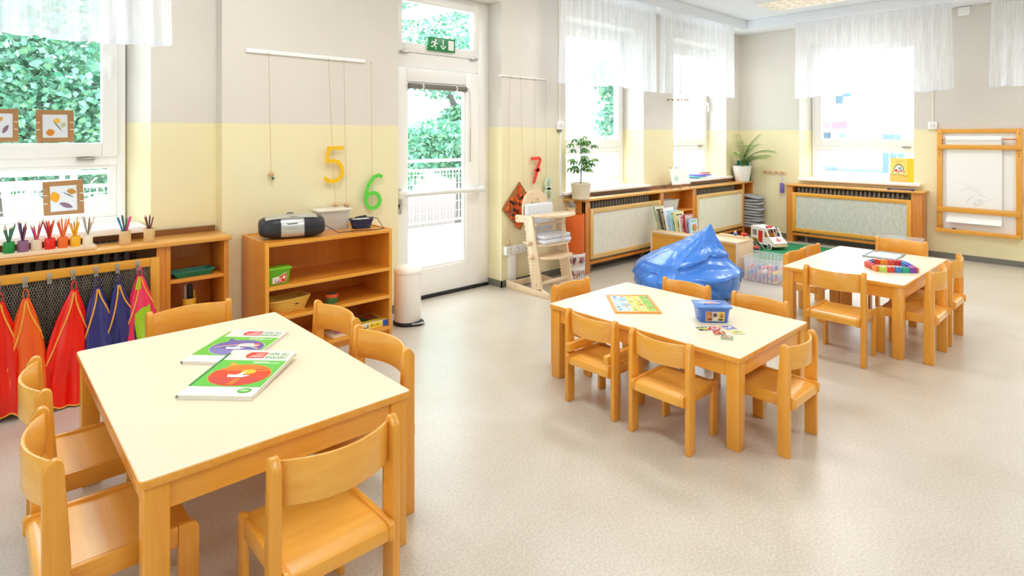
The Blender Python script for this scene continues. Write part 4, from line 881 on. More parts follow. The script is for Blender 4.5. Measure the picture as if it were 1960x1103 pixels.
g = G(); g.tube([(4.072, 4.09, 0.69), (4.488, 4.09, 0.69)], 0.012, 10); g.build('crossbar', birch('x'), t)
g = G(); g.tube([(4.06, 4.06, 0.115), (4.5, 4.06, 0.115)], 0.020, 12); g.build('crossbar', birch('x'), t)
g = G(); g.box(4.06, 4.43, 0.02, 4.5, 4.455, 0.075, bev=0.003); g.build('crossbar', birch('x'), t)
for dx in (-0.012, 0.014):
    g = G(); g.tube([(4.30 + dx, 3.92, 0.77), (4.315 + dx, 3.955, 0.66), (4.33 + dx * 0.4, 3.96, 0.60), (4.33, 3.965, 0.50)], 0.007, 8); g.build('crotch_strap', mat('E0D2B0', 0.7), t)
CUSH = m_weave('striped_seat_cloth', 'D6DAE4', 'E6E8EC', 60, 60)
for lb, b, m_ in (('white quilted back cushion on the high chair', (4.105, 4.215, 0.60, 4.455, 4.29, 0.875), None), ('lower pale blue seat cushion on the high chair', (4.085, 3.975, 0.504, 4.475, 4.25, 0.548), None), ('upper pale blue seat cushion on the high chair', (4.085, 3.985, 0.549, 4.475, 4.25, 0.590), None)):
    o = G().box(*b, bev=0.018, seg=4).build('seat_cushion', CUSH); tag(o, lb, 'cushion', 'cushions on the high chair')

# ---------------------------------------------------------------- orange bin with rolls and pictures
t = thing('tall_bin', 'tall orange felt bin with group photos around its foot, beside the high chair', 'bin', (4.80, 4.245, 0))
g = G(); g.lathe([(0.128, 0.0), (0.129, 0.30), (0.128, 0.305)], n=40, closed=False); g.lathe([(0.127, 0.0), (0.10, 0.001)], n=40, closed=False); g.build('photo_wrap', mat('EDEAE6', 0.5), t)
g = G(); g.lathe([(0.122, 0.004), (0.124, 0.30), (0.124, 0.715), (0.120, 0.722), (0.116, 0.715), (0.116, 0.02), (0.001, 0.02)], n=40, closed=False); g.build('felt_body', mat('D8631C', 0.85, bump=0.3, bscale=200), t)
q = random.Random(5)
for nm, z0, z1, cols in (('group_photo', 0.165, 0.275, ['7A2B36', 'D0475A', '2C2A3A', 'E6D8D0', 'B24A5A', '4A4A5E', 'E8B8A0', '1E1E28']), ('group_photo', 0.035, 0.135, ['C9703A', '3A3530', 'E0B49A', '6E8AA8', '2A2830', 'C4C8D0', 'B07A5A'])):
    g = G(); mats = [mat('D8CFC6', 0.5)] + [mat(c, 0.5) for c in cols]
    def cyl(a, z, r): return (r * math.cos(a), r * math.sin(a), z)
    A0, A1 = R(-175), R(-60)
    g.grid(lambda u, v: cyl(A0 + (A1 - A0) * u, z0 + (z1 - z0) * v, 0.1296), 24, 2, 0)
    for i in range(46):
        a = A0 + (A1 - A0) * q.uniform(0.05, 0.95); z = q.uniform(z0 + 0.012, z1 - 0.03); hh = q.uniform(0.015, 0.04); wv = q.uniform(0.025, 0.05)
        g.grid(lambda u, v: cyl(a + wv * u * 2.0, min(z1 - 0.004, z + hh * v), 0.1300 + 0.00005 * i), 4, 2, 1 + q.randrange(len(cols)))
        g.grid(lambda u, v: cyl(a + wv * (0.5 + 0.8 * u), min(z1 - 0.002, z + hh + 0.012 * v), 0.1300 + 0.00005 * i), 3, 2, 1 + q.choice([4, 6, 2]))
    g.build(nm, mats, t, False)
t = thing('paper_roll', 'beige paper roll standing in the tall orange bin', 'paper roll', (4.755, 4.235, 0.02)); g = G(); g.lathe([(0.045, 0), (0.045, 0.77), (0.038, 0.77), (0.038, 0.02), (0.001, 0.02)], n=24, closed=False); g.build('roll', mat('DDB98A', 0.6), t)
t = thing('grey_folder', 'grey cardboard sheets standing behind the roll in the orange bin', 'folder', (4.83, 4.28, 0.02), R(20)); g = G(); g.box(-0.06, -0.01, 0, 0.06, -0.004, 0.80); g.box(-0.06, 0.008, 0, 0.05, 0.014, 0.835); g.build('sheet', mat('8F8C82', 0.6), t)
# ---------------------------------------------------------------- flower collage, sockets, thermostats
t = thing('flower_collage', 'brown cardboard diamond covered with orange dried flowers, on the wall behind the high chair', 'collage', (0, WA - 0.012, 0)); g = G(); g.prism([(4.26, 1.08), (4.455, 0.84), (4.272, 0.57), (4.015, 0.81)], -0.006, 0.006, 'y'); g.build('card', mat('A56E3E', 0.8), t)
q = random.Random(3); FC = ['E2571C', 'D93A14', 'EE7A1E', 'B32A12', '2E1A14', 'E8642A', '3A2018']
fm = {}
for i in range(80):
    a, b = q.random(), q.random(); x = 4.258 - 0.205 * a + 0.165 * b; z = 1.035 - 0.225 * a - 0.215 * b + q.uniform(-.01, .01); c = FC[i % 7]; r = q.uniform(0.018, 0.028)
    if c not in fm:
        g = G()
        for k in range(7): an = 2 * PI * k / 7; g.ball((0.6 * math.cos(an), -0.1, 0.6 * math.sin(an)), (0.42, 0.25, 0.42), 6)
        g.ball((0, -0.25, 0), (0.4, 0.3, 0.4), 6); fm[c] = g.mesh('dried_flower', mat(c, 0.7))
    o = bpy.data.objects.new('dried_flower', fm[c]); COL.objects.link(o); o.parent = t; o.location = (x, -0.008, z); o.scale = (r, r, r); o.rotation_euler = (0, q.uniform(0, 6), 0)
for i, x in enumerate((4.04, 4.14, 4.24)):
    t = thing('power_socket', 'white wall socket, %s of the row of three below the flower collage' % ['first from the door', 'middle one', 'third from the door'][i], 'socket', (x, WA, 0.33), 0, 'row of three white sockets'); g = G(); g.box(0.002, -0.045, 0, 0.098, 0, 0.09, bev=0.006); g.build('housing', PVC, t)
    g = G(); g.lathe([(0.030, 0), (0.030, 0.003), (0.024, 0.003), (0.023, -0.008), (0.001, -0.008)], n=22, closed=False, M=Matrix.Translation((0.05, -0.0455, 0.045)) @ Matrix.Rotation(R(90), 4, 'X')); g.build('socket_well', mat('D9CFB8', 0.4), t)
    g = G()
    for dx in (-0.009, 0.009): g.tube([(0.05 + dx, -0.040, 0.045), (0.05 + dx, -0.0385, 0.045)], 0.003, 8)
    g.build('contact_hole', BLACK, t, False)
t = thing('cable_duct', 'white cable duct running from the sockets to the floor', 'cable duct', (4.145, WA, 0)); g = G(); g.box(-0.045, -0.035, 0, 0.045, 0, 0.33, bev=0.004); g.build('duct', PVC, t)
def thermostat(label, loc, rz, up, down):
    t = thing('room_thermostat', label, 'thermostat', loc, rz); g = G(); g.box(-0.05, -0.035, -0.05, 0.05, 0, 0.05, bev=0.007); g.build('housing', PVC, t)
    g = G(); g.box(-0.03, -0.038, -0.02, 0.03, -0.034, 0.03, bev=0.002); g.build('vent_plate', mat('E4E2DA', 0.4), t)
    g = G(); g.box(-0.012, -0.014, 0.05, 0.008, 0, up); g.build('conduit', mat('EDE8DC', 0.4), t)
    if down: g = G(); g.box(0.004, -0.016, -down, 0.026, 0, -0.05); g.build('conduit', PVC, t); g = G(); g.box(-0.03, -0.03, -0.072, 0.02, 0, -0.052, bev=0.003); g.build('sensor', mat('77756E', 0.4), t)
thermostat('white thermostat with conduit beside the window behind the leafy plant', (4.885, WA, 1.684), 0, 1.50, 0.80)
thermostat('white thermostat with conduit near the top corner of the wall easel', (WB, 1.925, 1.70), R(-90), 1.49, 0)
t = thing('junction_box', 'white junction box high on the wall between the two end curtains', 'junction box', (WB, 1.60, 3.13), R(-90)); g = G(); g.box(-0.06, -0.035, -0.055, 0.06, 0, 0.055, bev=0.006); g.build('housing', PVC, t)
t = thing('twig_mobile', 'thin wooden twig with small beads hanging in front of the wall between two windows', 'mobile', (7.22, 4.46, 2.075)); g = G(); g.tube([(-0.25, 0, -0.012), (-0.1, 0, -0.004), (0.05, 0, 0.002), (0.27, 0, 0.014)], 0.005, 6); g.build('twig', mat('B08A5A', 0.6), t)
for i, (x, c) in enumerate(((-0.24, '7A5A3A'), (-0.12, 'C9A25A'), (0.0, 'B5792E'), (0.02, 'D9A83A'), (0.10, 'D6B27A'), (0.20, '9A7448'), (0.26, 'C08A4A'))):
    g = G(); g.ball((x, -0.002, -0.008 + 0.05 * x), 0.013, 10); g.build('bead', mat(c, 0.5), t)
g = G(); g.tube([(-0.2, 0, -0.005), (0.0, 0, 1.12)], 0.0012, 4); g.tube([(0.2, 0, 0.012), (0.0, 0, 1.12)], 0.0012, 4); g.build('thread', mat('D8D0C0', 0.6), t)

# ---------------------------------------------------------------- plants on the long cover
UT = 0.852
LEAF = [mat('4F8A44', 0.4), mat('6FA04E', 0.4), mat('A9C46A', 0.4), mat('37703C', 0.4)]
def leafquad(g, base, d, l, wd, mi, up=Vector((0, 0, 1)), droop=0.25):
    d = d.normalized(); s_ = d.cross(up); s_ = s_.normalized() if s_.length > 1e-3 else Vector((1, 0, 0)); n_ = s_.cross(d).normalized(); b = Vector(base)
    p = [b, b + d * l * 0.35 + s_ * wd / 2 + n_ * l * 0.04, b + d * l * 0.7 + s_ * wd * 0.4 - n_ * l * droop * 0.4, b + d * l - n_ * l * droop, b + d * l * 0.7 - s_ * wd * 0.4 - n_ * l * droop * 0.4, b + d * l * 0.35 - s_ * wd / 2 + n_ * l * 0.04, b + d * l * 0.4, b + d * l * 0.72 - n_ * l * droop * 0.5]
    g.add(p, [(0, 1, 6), (0, 6, 5), (1, 2, 7, 6), (6, 7, 4, 5), (2, 3, 7), (7, 3, 4)], mi)
t = thing('potted_plant', 'leafy green potted plant in a cream wave-patterned pot', 'potted plant', (5.065, 4.368, UT))
g = G(); g.lathe([(0.092, 0), (0.098, 0.004), (0.112, 0.17), (0.116, 0.176), (0.114, 0.182), (0.104, 0.182), (0.098, 0.15), (0.001, 0.15)], n=36, closed=False); g.build('pot', mat('EBE0C2', 0.35), t)
g = G()
for k in range(4):
    z = 0.045 + 0.032 * k; g.tube([((0.0985 + 0.085 * zz_) * math.cos(a), (0.0985 + 0.085 * zz_) * math.sin(a), zz_) for a, zz_ in [(2 * PI * i / 60, z + 0.010 * math.sin(2 * PI * i / 60 * 4 + k)) for i in range(60)]], 0.0016, 5, closed=True)
tag(g.build('wave_relief', mat('D3C6A2', 0.4), t), kind='stuff')
g = G(); g.lathe([(0.1, 0.155), (0.001, 0.162)], n=24, closed=False); g.build('soil', mat('3A2A1E', 0.9), t)
g = G(); g.tube([(0, 0, 0.155), (0.012, 0, 0.30), (0.02, 0.0, 0.42), (0.0, 0.0, 0.56), (0.01, 0, 0.68)], [0.006, 0.006, 0.005, 0.005, 0.004], 7); g.build('stem', mat('5E6B4A', 0.6), t)
q = random.Random(8); fo = G(); st = G()
for i in range(34):
    z = q.uniform(0.30, 0.70); a = q.uniform(0, 2 * PI); rr = q.uniform(0.05, 0.15) * (1.25 - abs(z - 0.5) * 1.2)
    b0 = Vector((0.01, 0, z - 0.04)); e = Vector((rr * math.cos(a), rr * math.sin(a) * (0.55 if math.sin(a) > 0 else 1), z + q.uniform(0.0, 0.04))); st.tube([b0, (b0 + e) / 2 + Vector((0, 0, 0.02)), e], 0.0018, 5)
    for k in range(7):
        an = a + 2 * PI * k / 7; leafquad(fo, e, Vector((math.cos(an), math.sin(an), -0.35)), q.uniform(0.055, 0.08), q.uniform(0.022, 0.03), q.choice([0, 0, 1, 1, 2, 3]), droop=0.45)
st.build('leaf_stalks', LEAF[1], t)['kind'] = 'stuff'
tag(fo.build('foliage', LEAF, t, True, False), kind='stuff')
t = thing('potted_palm', 'small palm in a plain white pot at the room corner', 'potted plant', (8.945, 4.375, UT))
g = G(); g.lathe([(0.102, 0), (0.105, 0.004), (0.142, 0.232), (0.145, 0.240), (0.138, 0.242), (0.130, 0.20), (0.001, 0.20)], n=36, closed=False); g.build('pot', mat('F4F4F4', 0.3), t)
g = G(); g.lathe([(0.13, 0.205), (0.001, 0.21)], n=24, closed=False); g.build('soil', mat('3A2A1E', 0.9), t)
PLM = [mat('6E9A44', 0.45), mat('88B054', 0.45), mat('4E7F3C', 0.45)]
for i, (az, L, rise, bend) in enumerate(((-140, 0.42, 0.55, 0.5), (188, 0.34, 0.40, 0.55), (-86, 0.50, 0.52, 0.75), (-95, 0.30, 0.62, 0.22), (-78, 0.40, 0.36, 0.65), (-170, 0.26, 0.62, 0.2), (-120, 0.25, 0.28, 0.4), (-95, 0.40, 0.30, 0.6), (200, 0.22, 0.5, 0.25), (-105, 0.30, 0.5, 0.35))):
    d = Vector((math.cos(R(az)), math.sin(R(az)), 0)); pts = []
    for k in range(12):
        s_ = k / 11; pts.append(Vector((0, 0, 0.2)) + d * (L * (0.15 * s_ + 0.85 * s_ ** 1.7)) + Vector((0, 0, rise * s_ - bend * 0.62 * rise * s_ ** 3)))
    g = G(); g.tube(pts, [0.005 - 0.0035 * k / 11 for k in range(12)], 6)
    sd = d.cross(Vector((0, 0, 1)))
    for k in range(4, 12):
        for s2 in (-1, 1):
            for h_ in (0, 0.5):
                p = pts[k - 1].lerp(pts[k], h_); tg = (pts[k] - pts[k - 1]).normalized(); leafquad(g, p, tg * 0.75 + sd * s2 * 0.8 + Vector((0, 0, -0.15)), 0.14 * (1 - 0.055 * abs(k - 7)), 0.014, i % 3, droop=0.2)
    g.build('frond', PLM, t, True, False)
g = G(); 
for k in range(8): a = k * 0.8; g.tube([(0.03 * math.cos(a), 0.03 * math.sin(a), 0.2), (0.02 * math.cos(a), 0.02 * math.sin(a), 0.34)], 0.004, 5)
tag(g.build('stems', PLM[1], t), kind='stuff')
TEAL = mat('0F7A63', 0.5)
t = thing('ring_binder', 'dark green lever arch binder standing behind the palm', 'binder', (9.085, 4.335, UT))
g = G(); g.box(0, 0, 0, 0.004, 0.19, 0.32); g.box(0.076, 0, 0, 0.080, 0.19, 0.32); g.box(0, 0, 0, 0.080, 0.004, 0.32); g.build('cover', TEAL, t); g = G(); g.box(0.006, 0.006, 0.01, 0.074, 0.185, 0.305); g.build('papers', mat('EEEAE0', 0.7), t)
g = G(); fr = ((0, 0, 0), (1, 0, 0), (0, 0, 1)); g.flat(rect(0.018, 0.15, 0.062, 0.295), fr); g.build('spine_label', mat('EDECE6', 0.5), t, False); g = G(); g.lathe([(0.011, 0), (0.013, 0.002), (0.009, 0.002)], n=16, closed=False, M=Matrix.Translation((0.04, -0.0005, 0.09)) @ Matrix.Rotation(R(90), 4, 'X')); g.build('finger_ring', METAL, t)
# little picture easels
for lb, x, art in (('small display easel with a pale green drawing, nearer the door', 7.02, 'C6E2D8'), ('small display easel with a blank white sheet, nearer the stacked folders', 7.24, 'F4F6F6')):
    t = thing('display_easel', lb, 'display easel', (x, 4.40, UT), R(-20), 'small easels on the long cover'); M1 = wood('dowel', 'A57242', 'B98452', 'z')
    for nm, a, b in (('leg', (-0.075, -0.07, 0.0), (-0.045, 0.0, 0.29)), ('leg', (0.075, -0.07, 0.0), (0.045, 0.0, 0.29)), ('leg', (0, 0.06, 0.0), (0, 0.0, 0.25))): g = G(); g.tube([a, b], 0.006, 7); g.build(nm, M1, t)
    g = G(); g.box(-0.085, -0.085, 0.045, 0.085, -0.055, 0.055); g.build('ledge', M1, t)
    c = tag(G().box(-0.078, -0.003, 0, 0.078, 0.003, 0.215).build('drawing', mat('FAFAF8', 0.5)), 'sheet standing on the ' + lb[6:].split(', ')[0] + (' by the plant' if 'door' in lb else ' by the folders'), 'drawing', 'drawings on the small easels'); c.matrix_world = Matrix.Translation((x, 4.40, UT)) @ Matrix.Rotation(R(-20), 4, 'Z') @ Matrix.Translation((0, -0.072, 0.058)) @ Matrix.Rotation(R(-14), 4, 'X')
    g = G(); fr = ((-0.078, -0.0032, 0), (1, 0, 0), (0, 0, 1)); g.flat(ell(0.078, 0.075, 0.04, 0.03, 16), fr, 0.0004); g.flat(ell(0.09, 0.10, 0.02, 0.02, 12), fr, 0.0006); g.build('drawing_print', mat(art, 0.6), c, False)
# folders on the sill of window 3
for i, (c, x, y, w_, d_, rz) in enumerate((('D8D8DA', 8.0, 4.60, 0.17, 0.11, 4), ('5BC0C0', 7.93, 4.60, 0.16, 0.105, 12), ('6A5AD0', 8.06, 4.61, 0.20, 0.10, 2), ('B9A6D8', 8.08, 4.64, 0.15, 0.10, -8), ('E0523A', 8.26, 4.63, 0.08, 0.06, 10))):
    nm = ['grey', 'turquoise', 'violet', 'lilac', 'red'][i]; o = G().box(-w_, -d_, 0, w_, d_, 0.013, bev=0.002).build('folder', mat(c, 0.4)); tag(o, '%s plastic folder in the stack on the window sill by the palm' % nm, 'folder', 'folders on the window sill'); o.location = (x, y, 0.941 + 0.0136 * i); o.rotation_euler = (0, 0, R(rz))
# grey cushions in the end compartment
g = G(); g.grid(lambda u, v: (0.125 * math.copysign(abs(math.cos(2 * PI * u)) ** 0.4, math.cos(2 * PI * u)) * math.sin(PI * v) ** 0.35, 0.155 * math.copysign(abs(math.sin(2 * PI * u)) ** 0.4, math.sin(2 * PI * u)) * math.sin(PI * v) ** 0.35, -0.023 * math.cos(PI * v)), 32, 9, wrap=True)
cm = g.mesh('pad', mat('A8ABB2', 0.85, bump=0.4, bscale=90), angle=80); q = random.Random(4)
for i in range(11):
    t = thing('seat_pad', 'grey seat pad, %s the stack under the palm' % ['lowest in', 'second from the bottom of', 'third from the bottom of', 'fourth from the bottom of', 'fifth from the bottom of', 'middle one of', 'fifth from the top of', 'fourth from the top of', 'third from the top of', 'second from the top of', 'tilted topmost one of'][i], 'cushion', (9.035 + q.uniform(-.006, .006), 4.24 + q.uniform(-.03, .02), 0.165 + 0.0435 * i + (0.016 if i == 10 else 0)), R(q.uniform(-4, 4)), 'stacked grey seat pads')
    o = bpy.data.objects.new('pad', cm); COL.objects.link(o); o.parent = t; o.rotation_euler = (R(q.uniform(-2, 3)), R(q.uniform(-2, 2)), 0)
    if i == 10: o.rotation_euler = (R(8), 0, 0)
# clear box with booklets in the middle compartment
t = thing('storage_box', 'clear box of booklets in the open compartment of the long cover', 'storage box', (6.84, 4.405, 0.56)); g = G(); tub(g, 0.17, 0.07, 0.195, 0.088, 0.15); g.build('tub', CLR, t)
for i in range(5):
    o = G().box(-0.15, -0.006, 0, 0.15, 0.006, 0.12 + 0.012 * (i % 3)).build('booklet', mat(('E8E4DC', 'C9B04A', 'D8D8E0', 'B98A5A', 'EDEDED')[i], 0.5)); tag(o, '%s booklet standing in the clear box of the open compartment' % ['ivory', 'mustard', 'pale grey', 'brown', 'white'][i], 'booklet', 'booklets in the clear box'); o.location = (6.84, 4.352 + 0.026 * i, 0.566)

# ---------------------------------------------------------------- low bench with picture books
BXX0, BXX1, BYY0, BYY1, BZ = 6.168, 6.54, 3.066, 4.19, 0.395
t = thing('storage_bench', 'low pale wooden storage bench behind the beanbag, carrying picture books', 'bench', (BXX0, BYY0, 0)); W, D = BXX1 - BXX0, BYY1 - BYY0
g = G(); g.box(0, 0, BZ - 0.022, W, D, BZ, bev=0.003); g.build('top_board', birch('y'), t)
for y in (0, D - 0.022): g = G(); g.box(0, y, 0, W, y + 0.022, BZ - 0.022, bev=0.002); g.build('end_panel', birch('z'), t)
g = G(); g.box(0.010, 0.022, 0.02, 0.026, D - 0.022, BZ - 0.04); g.build('front_panel', pine('y'), t)
g = G(); g.box(0, 0.022, BZ - 0.045, 0.012, D - 0.022, BZ - 0.022); g.build('front_rail', pine('y'), t)
g = G(); g.box(W - 0.02, 0.022, 0.02, W - 0.004, D - 0.022, BZ - 0.022); g.build('back_panel', pine('y'), t)
PB = [('green and cream', '9DBB8E', 0.30, 0.19, 'EADFC0', ['8FB07A', '3B3A30']), ('dark landscape', '4A4A36', 0.27, 0.18, 'C9B98E', ['2F3A2A', '1E221C']), ('tall white', 'F2F2F4', 0.285, 0.18, 'F7F7FA', ['E9EDF4', 'D5DCE6']), ('sky blue jungle', 'A6D4E8', 0.255, 0.19, 'BFE4F2', ['54703A', 'C9862E']),
      ('yellow-edged', 'E6DE8A', 0.245, 0.18, 'F1EBC4', ['7FA050', '40562E']), ('cream village', 'EFE2C8', 0.21, 0.17, 'F3E8D2', ['D98A4A', 'B9584A']), ('crimson', 'B32046', 0.22, 0.17, 'D6B0A8', ['8C1C3E', 'E8D8D0']), ('pale blue fox', 'A9CDEE', 0.17, 0.145, 'BFDCF4', ['E0803A', '7CB24A'])]
for i, (nm, sp, hh, ww, cv_, art) in enumerate(PB):
    y = 4.13 - 0.054 * i; lean = R(17 - 1.6 * i) if i < 7 else R(5)
    t = thing('picture_book', '%s picture book in the row leaning on the bench' % nm, 'book', (6.262 + 0.012 * i, y, BZ), R(-6)); t.rotation_euler = (-lean, 0, R(-6)); t['group'] = 'picture books leaning on the bench'
    g = G(); g.box(0, -0.010, 0, ww, -0.008, hh); g.box(0, 0.008, 0, ww, 0.010, hh); g.box(-0.002, -0.010, 0, 0.001, 0.010, hh); g.build('cover', mat(sp, 0.4), t)
    g = G(); g.box(0.002, -0.0078, 0.003, ww - 0.004, 0.0078, hh - 0.003); g.build('pages', mat('F2EEE4', 0.7), t)
    fr = ((0, -0.010, 0), (1, 0, 0), (0, 0, 1)); g = G(); g.flat(rect(0.008, 0.01, ww - 0.006, hh - 0.008), fr, 0.0004, 0); g.flat(ell(ww * 0.55, hh * 0.36, ww * 0.33, hh * 0.26, 18), fr, 0.0008, 1); g.flat(ell(ww * 0.42, hh * 0.30, ww * 0.14, hh * 0.17, 14), fr, 0.0012, 2); g.flat(rect(ww * 0.15, hh * 0.80, ww * 0.8, hh * 0.87), fr, 0.0008, 2); g.build('cover_print', [mat(cv_, 0.35), mat(art[0], 0.4), mat(art[1], 0.4)], t, False)
t = thing('book_holder', 'thin wooden stand holding the picture books on the bench', 'book stand', (6.25, 3.70, BZ))
for x in (0.0, 0.20): g = G(); g.box(x, -0.01, 0, x + 0.012, 0.46, 0.014); g.build('runner', birch('y'), t)
for y in (0.44, ): g = G(); g.box(0, y + 0.01, 0.0, 0.212, y + 0.022, 0.10); g.build('back_bar', birch('x'), t)
t = thing('toy_board', 'narrow wooden toy board lying on the bench', 'toy', (6.46, 3.10, BZ)); g = G(); g.box(0, 0, 0, 0.065, 0.34, 0.022, bev=0.003); g.build('board', birch('y'), t)
t = thing('toy_figure', 'small red plastic toy on the bench board', 'toy', (6.49, 3.15, BZ + 0.022)); g = G(); g.lathe([(0.010, 0), (0.012, 0.012), (0.034, 0.022), (0.036, 0.034), (0.020, 0.04)], n=16); g.build('toy_body', mat('E5231E', 0.35), t)
t = thing('toy_figure', 'small blue and white toy beside the red one on the bench', 'toy', (6.49, 3.255, BZ + 0.022)); g = G(); g.ball((0, 0, 0.016), (0.028, 0.024, 0.016), 12); g.build('toy_body', mat('6A6AB4', 0.4), t); g = G(); g.ball((0.004, 0, 0.036), 0.014, 12); g.build('toy_head', mat('E8E8F0', 0.4), t)

# ---------------------------------------------------------------- beanbag
from mathutils import noise
t = thing('beanbag', 'big glossy blue beanbag with a pointed top', 'beanbag', (5.27, 3.17, 0))
rt_ = Vector((0.7365, -0.6764, 0)); fw = Vector((-0.6764, -0.7365, 0))
TAB = [(0.0, 0.0, 0.40), (0.035, 0.0, 0.475), (0.10, 0.0, 0.51), (0.18, 0.0, 0.515), (0.25, 0.012, 0.49), (0.307, 0.022, 0.445), (0.36, 0.05, 0.39), (0.41, 0.087, 0.335), (0.46, 0.128, 0.25), (0.516, 0.173, 0.172), (0.56, 0.205, 0.115), (0.61, 0.238, 0.055), (0.65, 0.255, 0.02), (0.672, 0.262, 0.003)]
def tabz(z):
    for a, b in zip(TAB, TAB[1:]):
        if z <= b[0]: f = (z - a[0]) / (b[0] - a[0]); f = f * f * (3 - 2 * f) * 0.3 + f * 0.7; return a[1] + (b[1] - a[1]) * f, a[2] + (b[2] - a[2]) * f
    return TAB[-1][1:]
def bagp(u, v):
    a = 2 * PI * u; z = 0.672 * (v ** 0.9); cx0, r = tabz(z)
    d = rt_ * math.cos(a) + fw * math.sin(a)
    p = rt_ * cx0 + d * r + Vector((0, 0, z)) - fw * 0.10 * max(0, (z - 0.3)) 
    k = max(0.0, min(1.0, (z - 0.02) / 0.08)) * max(0.0, min(1.0, r / 0.12))
    n1 = noise.noise(Vector((math.cos(a) * 1.7 + z * 1.2, math.sin(a) * 1.7, z * 3.6)) + Vector((4.1, 2.2, 0.3))); n2 = noise.noise(Vector((math.cos(a) * 3.0, math.sin(a) * 3.0 + z * 2, z * 7.0)) + Vector((9, 1, 3)))
    disp = 0.030 * n1 * k - 0.030 * max(0, 1 - 4.0 * abs(n1)) ** 2 * k - 0.008 * max(0, 1 - 5 * abs(n2)) ** 2 * k * (z < 0.3)
    da = (a - 1.30 + PI) % (2 * PI) - PI
    zc_ = 0.315 - 0.05 * da
    disp -= 0.105 * math.exp(-(da / 0.95) ** 2 - ((z - zc_) / 0.050) ** 2); disp += 0.040 * math.exp(-(da / 1.0) ** 2 - ((z - zc_ + 0.085) / 0.045) ** 2)
    disp -= 0.020 * math.exp(-((da + 0.55 + (z - 0.45) * 2.2) / 0.20) ** 2 - ((z - 0.44) / 0.09) ** 2) + 0.030 * math.exp(-((da - 0.25) / 0.16) ** 2 - ((z - 0.46) / 0.08) ** 2) * (r > 0.05)
    for ks in range(4):
        dk = (a - (0.5 + ks * PI / 2) + PI) % (2 * PI) - PI; disp += 0.014 * math.exp(-(dk * r / 0.02) ** 2) * min(1, z / 0.25)
    disp -= 0.060 * math.sin(2 * (a - 0.5)) ** 2 * max(0.0, min(1.0, (z - 0.28) / 0.15)) * min(1.0, r / 0.2)
    disp *= min(1.0, r / 0.10)
    return p + d * disp + Vector((0, 0, -0.3 * disp if z > 0.3 else 0))
g = G(); g.grid(bagp, 180, 90, wrap=True); g.add([bagp(i / 60, 0) for i in range(60)], [tuple(range(60))]); g.build('cover', mat('3A80E0', 0.30, 0, 0.55, coat=0.3), t, True, True, 180)
g = G(); g.tube([bagp((0.5 + PI / 2 * 1) / (2 * PI), 0.30 + 0.7 * i / 40) * 1.0 + fw * 0.003 for i in range(41)], 0.004, 6); g.tube([bagp(0.5 / (2 * PI), 0.2 + 0.8 * i / 40) + rt_ * 0.003 for i in range(41)], 0.004, 6); tag(g.build('seam_piping', mat('5A9AEC', 0.3), t), kind='stuff')

# ---------------------------------------------------------------- rug, ambulance, toys, crates
o = G().prism([(7.15, 2.45), (8.78, 2.45), (8.78, 3.80), (7.15, 3.80)], 0, 0.008, 'z', bev=0.002).build('play_rug', mat('2F8A58', 0.95, bump=0.5, bscale=300)); tag(o, 'dark green play rug on the floor in the corner', 'rug')
AW = mat('F4F0EC', 0.4)
t = thing('toy_ambulance', 'white wooden toy ambulance with red cross on the green rug', 'toy ambulance', (8.20, 3.62, 0.008), R(246))
L, Wd = 0.46, 0.11; bodyP = [(-0.23, 0.05), (0.215, 0.05), (0.225, 0.09), (0.12, 0.165), (0.06, 0.27), (-0.23, 0.285)]
for y in (-Wd, Wd - 0.008):
    g = G()  # side wall with window openings built as bands
    g.prism([(-0.23, 0.05), (0.215, 0.05), (0.225, 0.09), (0.135, 0.155), (-0.23, 0.155)], y, y + 0.008, 'y')
    g.prism([(-0.23, 0.235), (0.078, 0.235), (0.06, 0.27), (-0.23, 0.285)], y, y + 0.008, 'y')
    for x0, x1 in ((-0.23, -0.20), (-0.115, -0.085), (0.0, 0.03)): g.prism([(x0, 0.155), (x1, 0.155), (x1, 0.235), (x0, 0.235)], y, y + 0.008, 'y')
    g.prism([(0.10, 0.155), (0.135, 0.155), (0.083, 0.235), (0.060, 0.235)], y, y + 0.008, 'y'); g.build('side_panel', AW, t, False)
    g = G(); g.box(-0.082, y - 0.002 if y < 0 else y + 0.008, 0.075, -0.004, y if y < 0 else y + 0.010, 0.232); g.build('red_door', mat('DE2A24', 0.4), t)
g = G(); g.prism([(-0.23, 0.278), (0.06, 0.264), (0.06, 0.272), (-0.23, 0.287)], -Wd, Wd, 'y'); g.build('roof', AW, t)
g = G(); g.prism([(0.225, 0.09), (0.12, 0.165), (0.112, 0.160), (0.215, 0.085)], -Wd + 0.008, Wd - 0.008, 'y'); g.build('bonnet', AW, t)
g = G(); g.box(0.205, -Wd + 0.008, 0.05, 0.218, Wd - 0.008, 0.09); g.box(0.216, -Wd - 0.004, 0.045, 0.236, Wd + 0.004, 0.062, bev=0.003); g.build('bumper', birch('y'), t)
g = G(); g.box(-0.23, -Wd + 0.008, 0.05, 0.215, Wd - 0.008, 0.06); g.box(-0.23, -Wd + 0.008, 0.06, -0.222, Wd - 0.008, 0.28); g.build('chassis', AW, t)
g = G(); g.box(-0.01, -Wd + 0.008, 0.06, 0.0, Wd - 0.008, 0.20); g.build('seat_back', cabdark('z'), t)
g = G()
for y in (-0.10, 0.0, 0.095): g.prism([(0.116, 0.163), (0.122, 0.163), (0.064, 0.268), (0.058, 0.268)], y, y + 0.006, 'y')
g.build('windscreen_frame', AW, t)
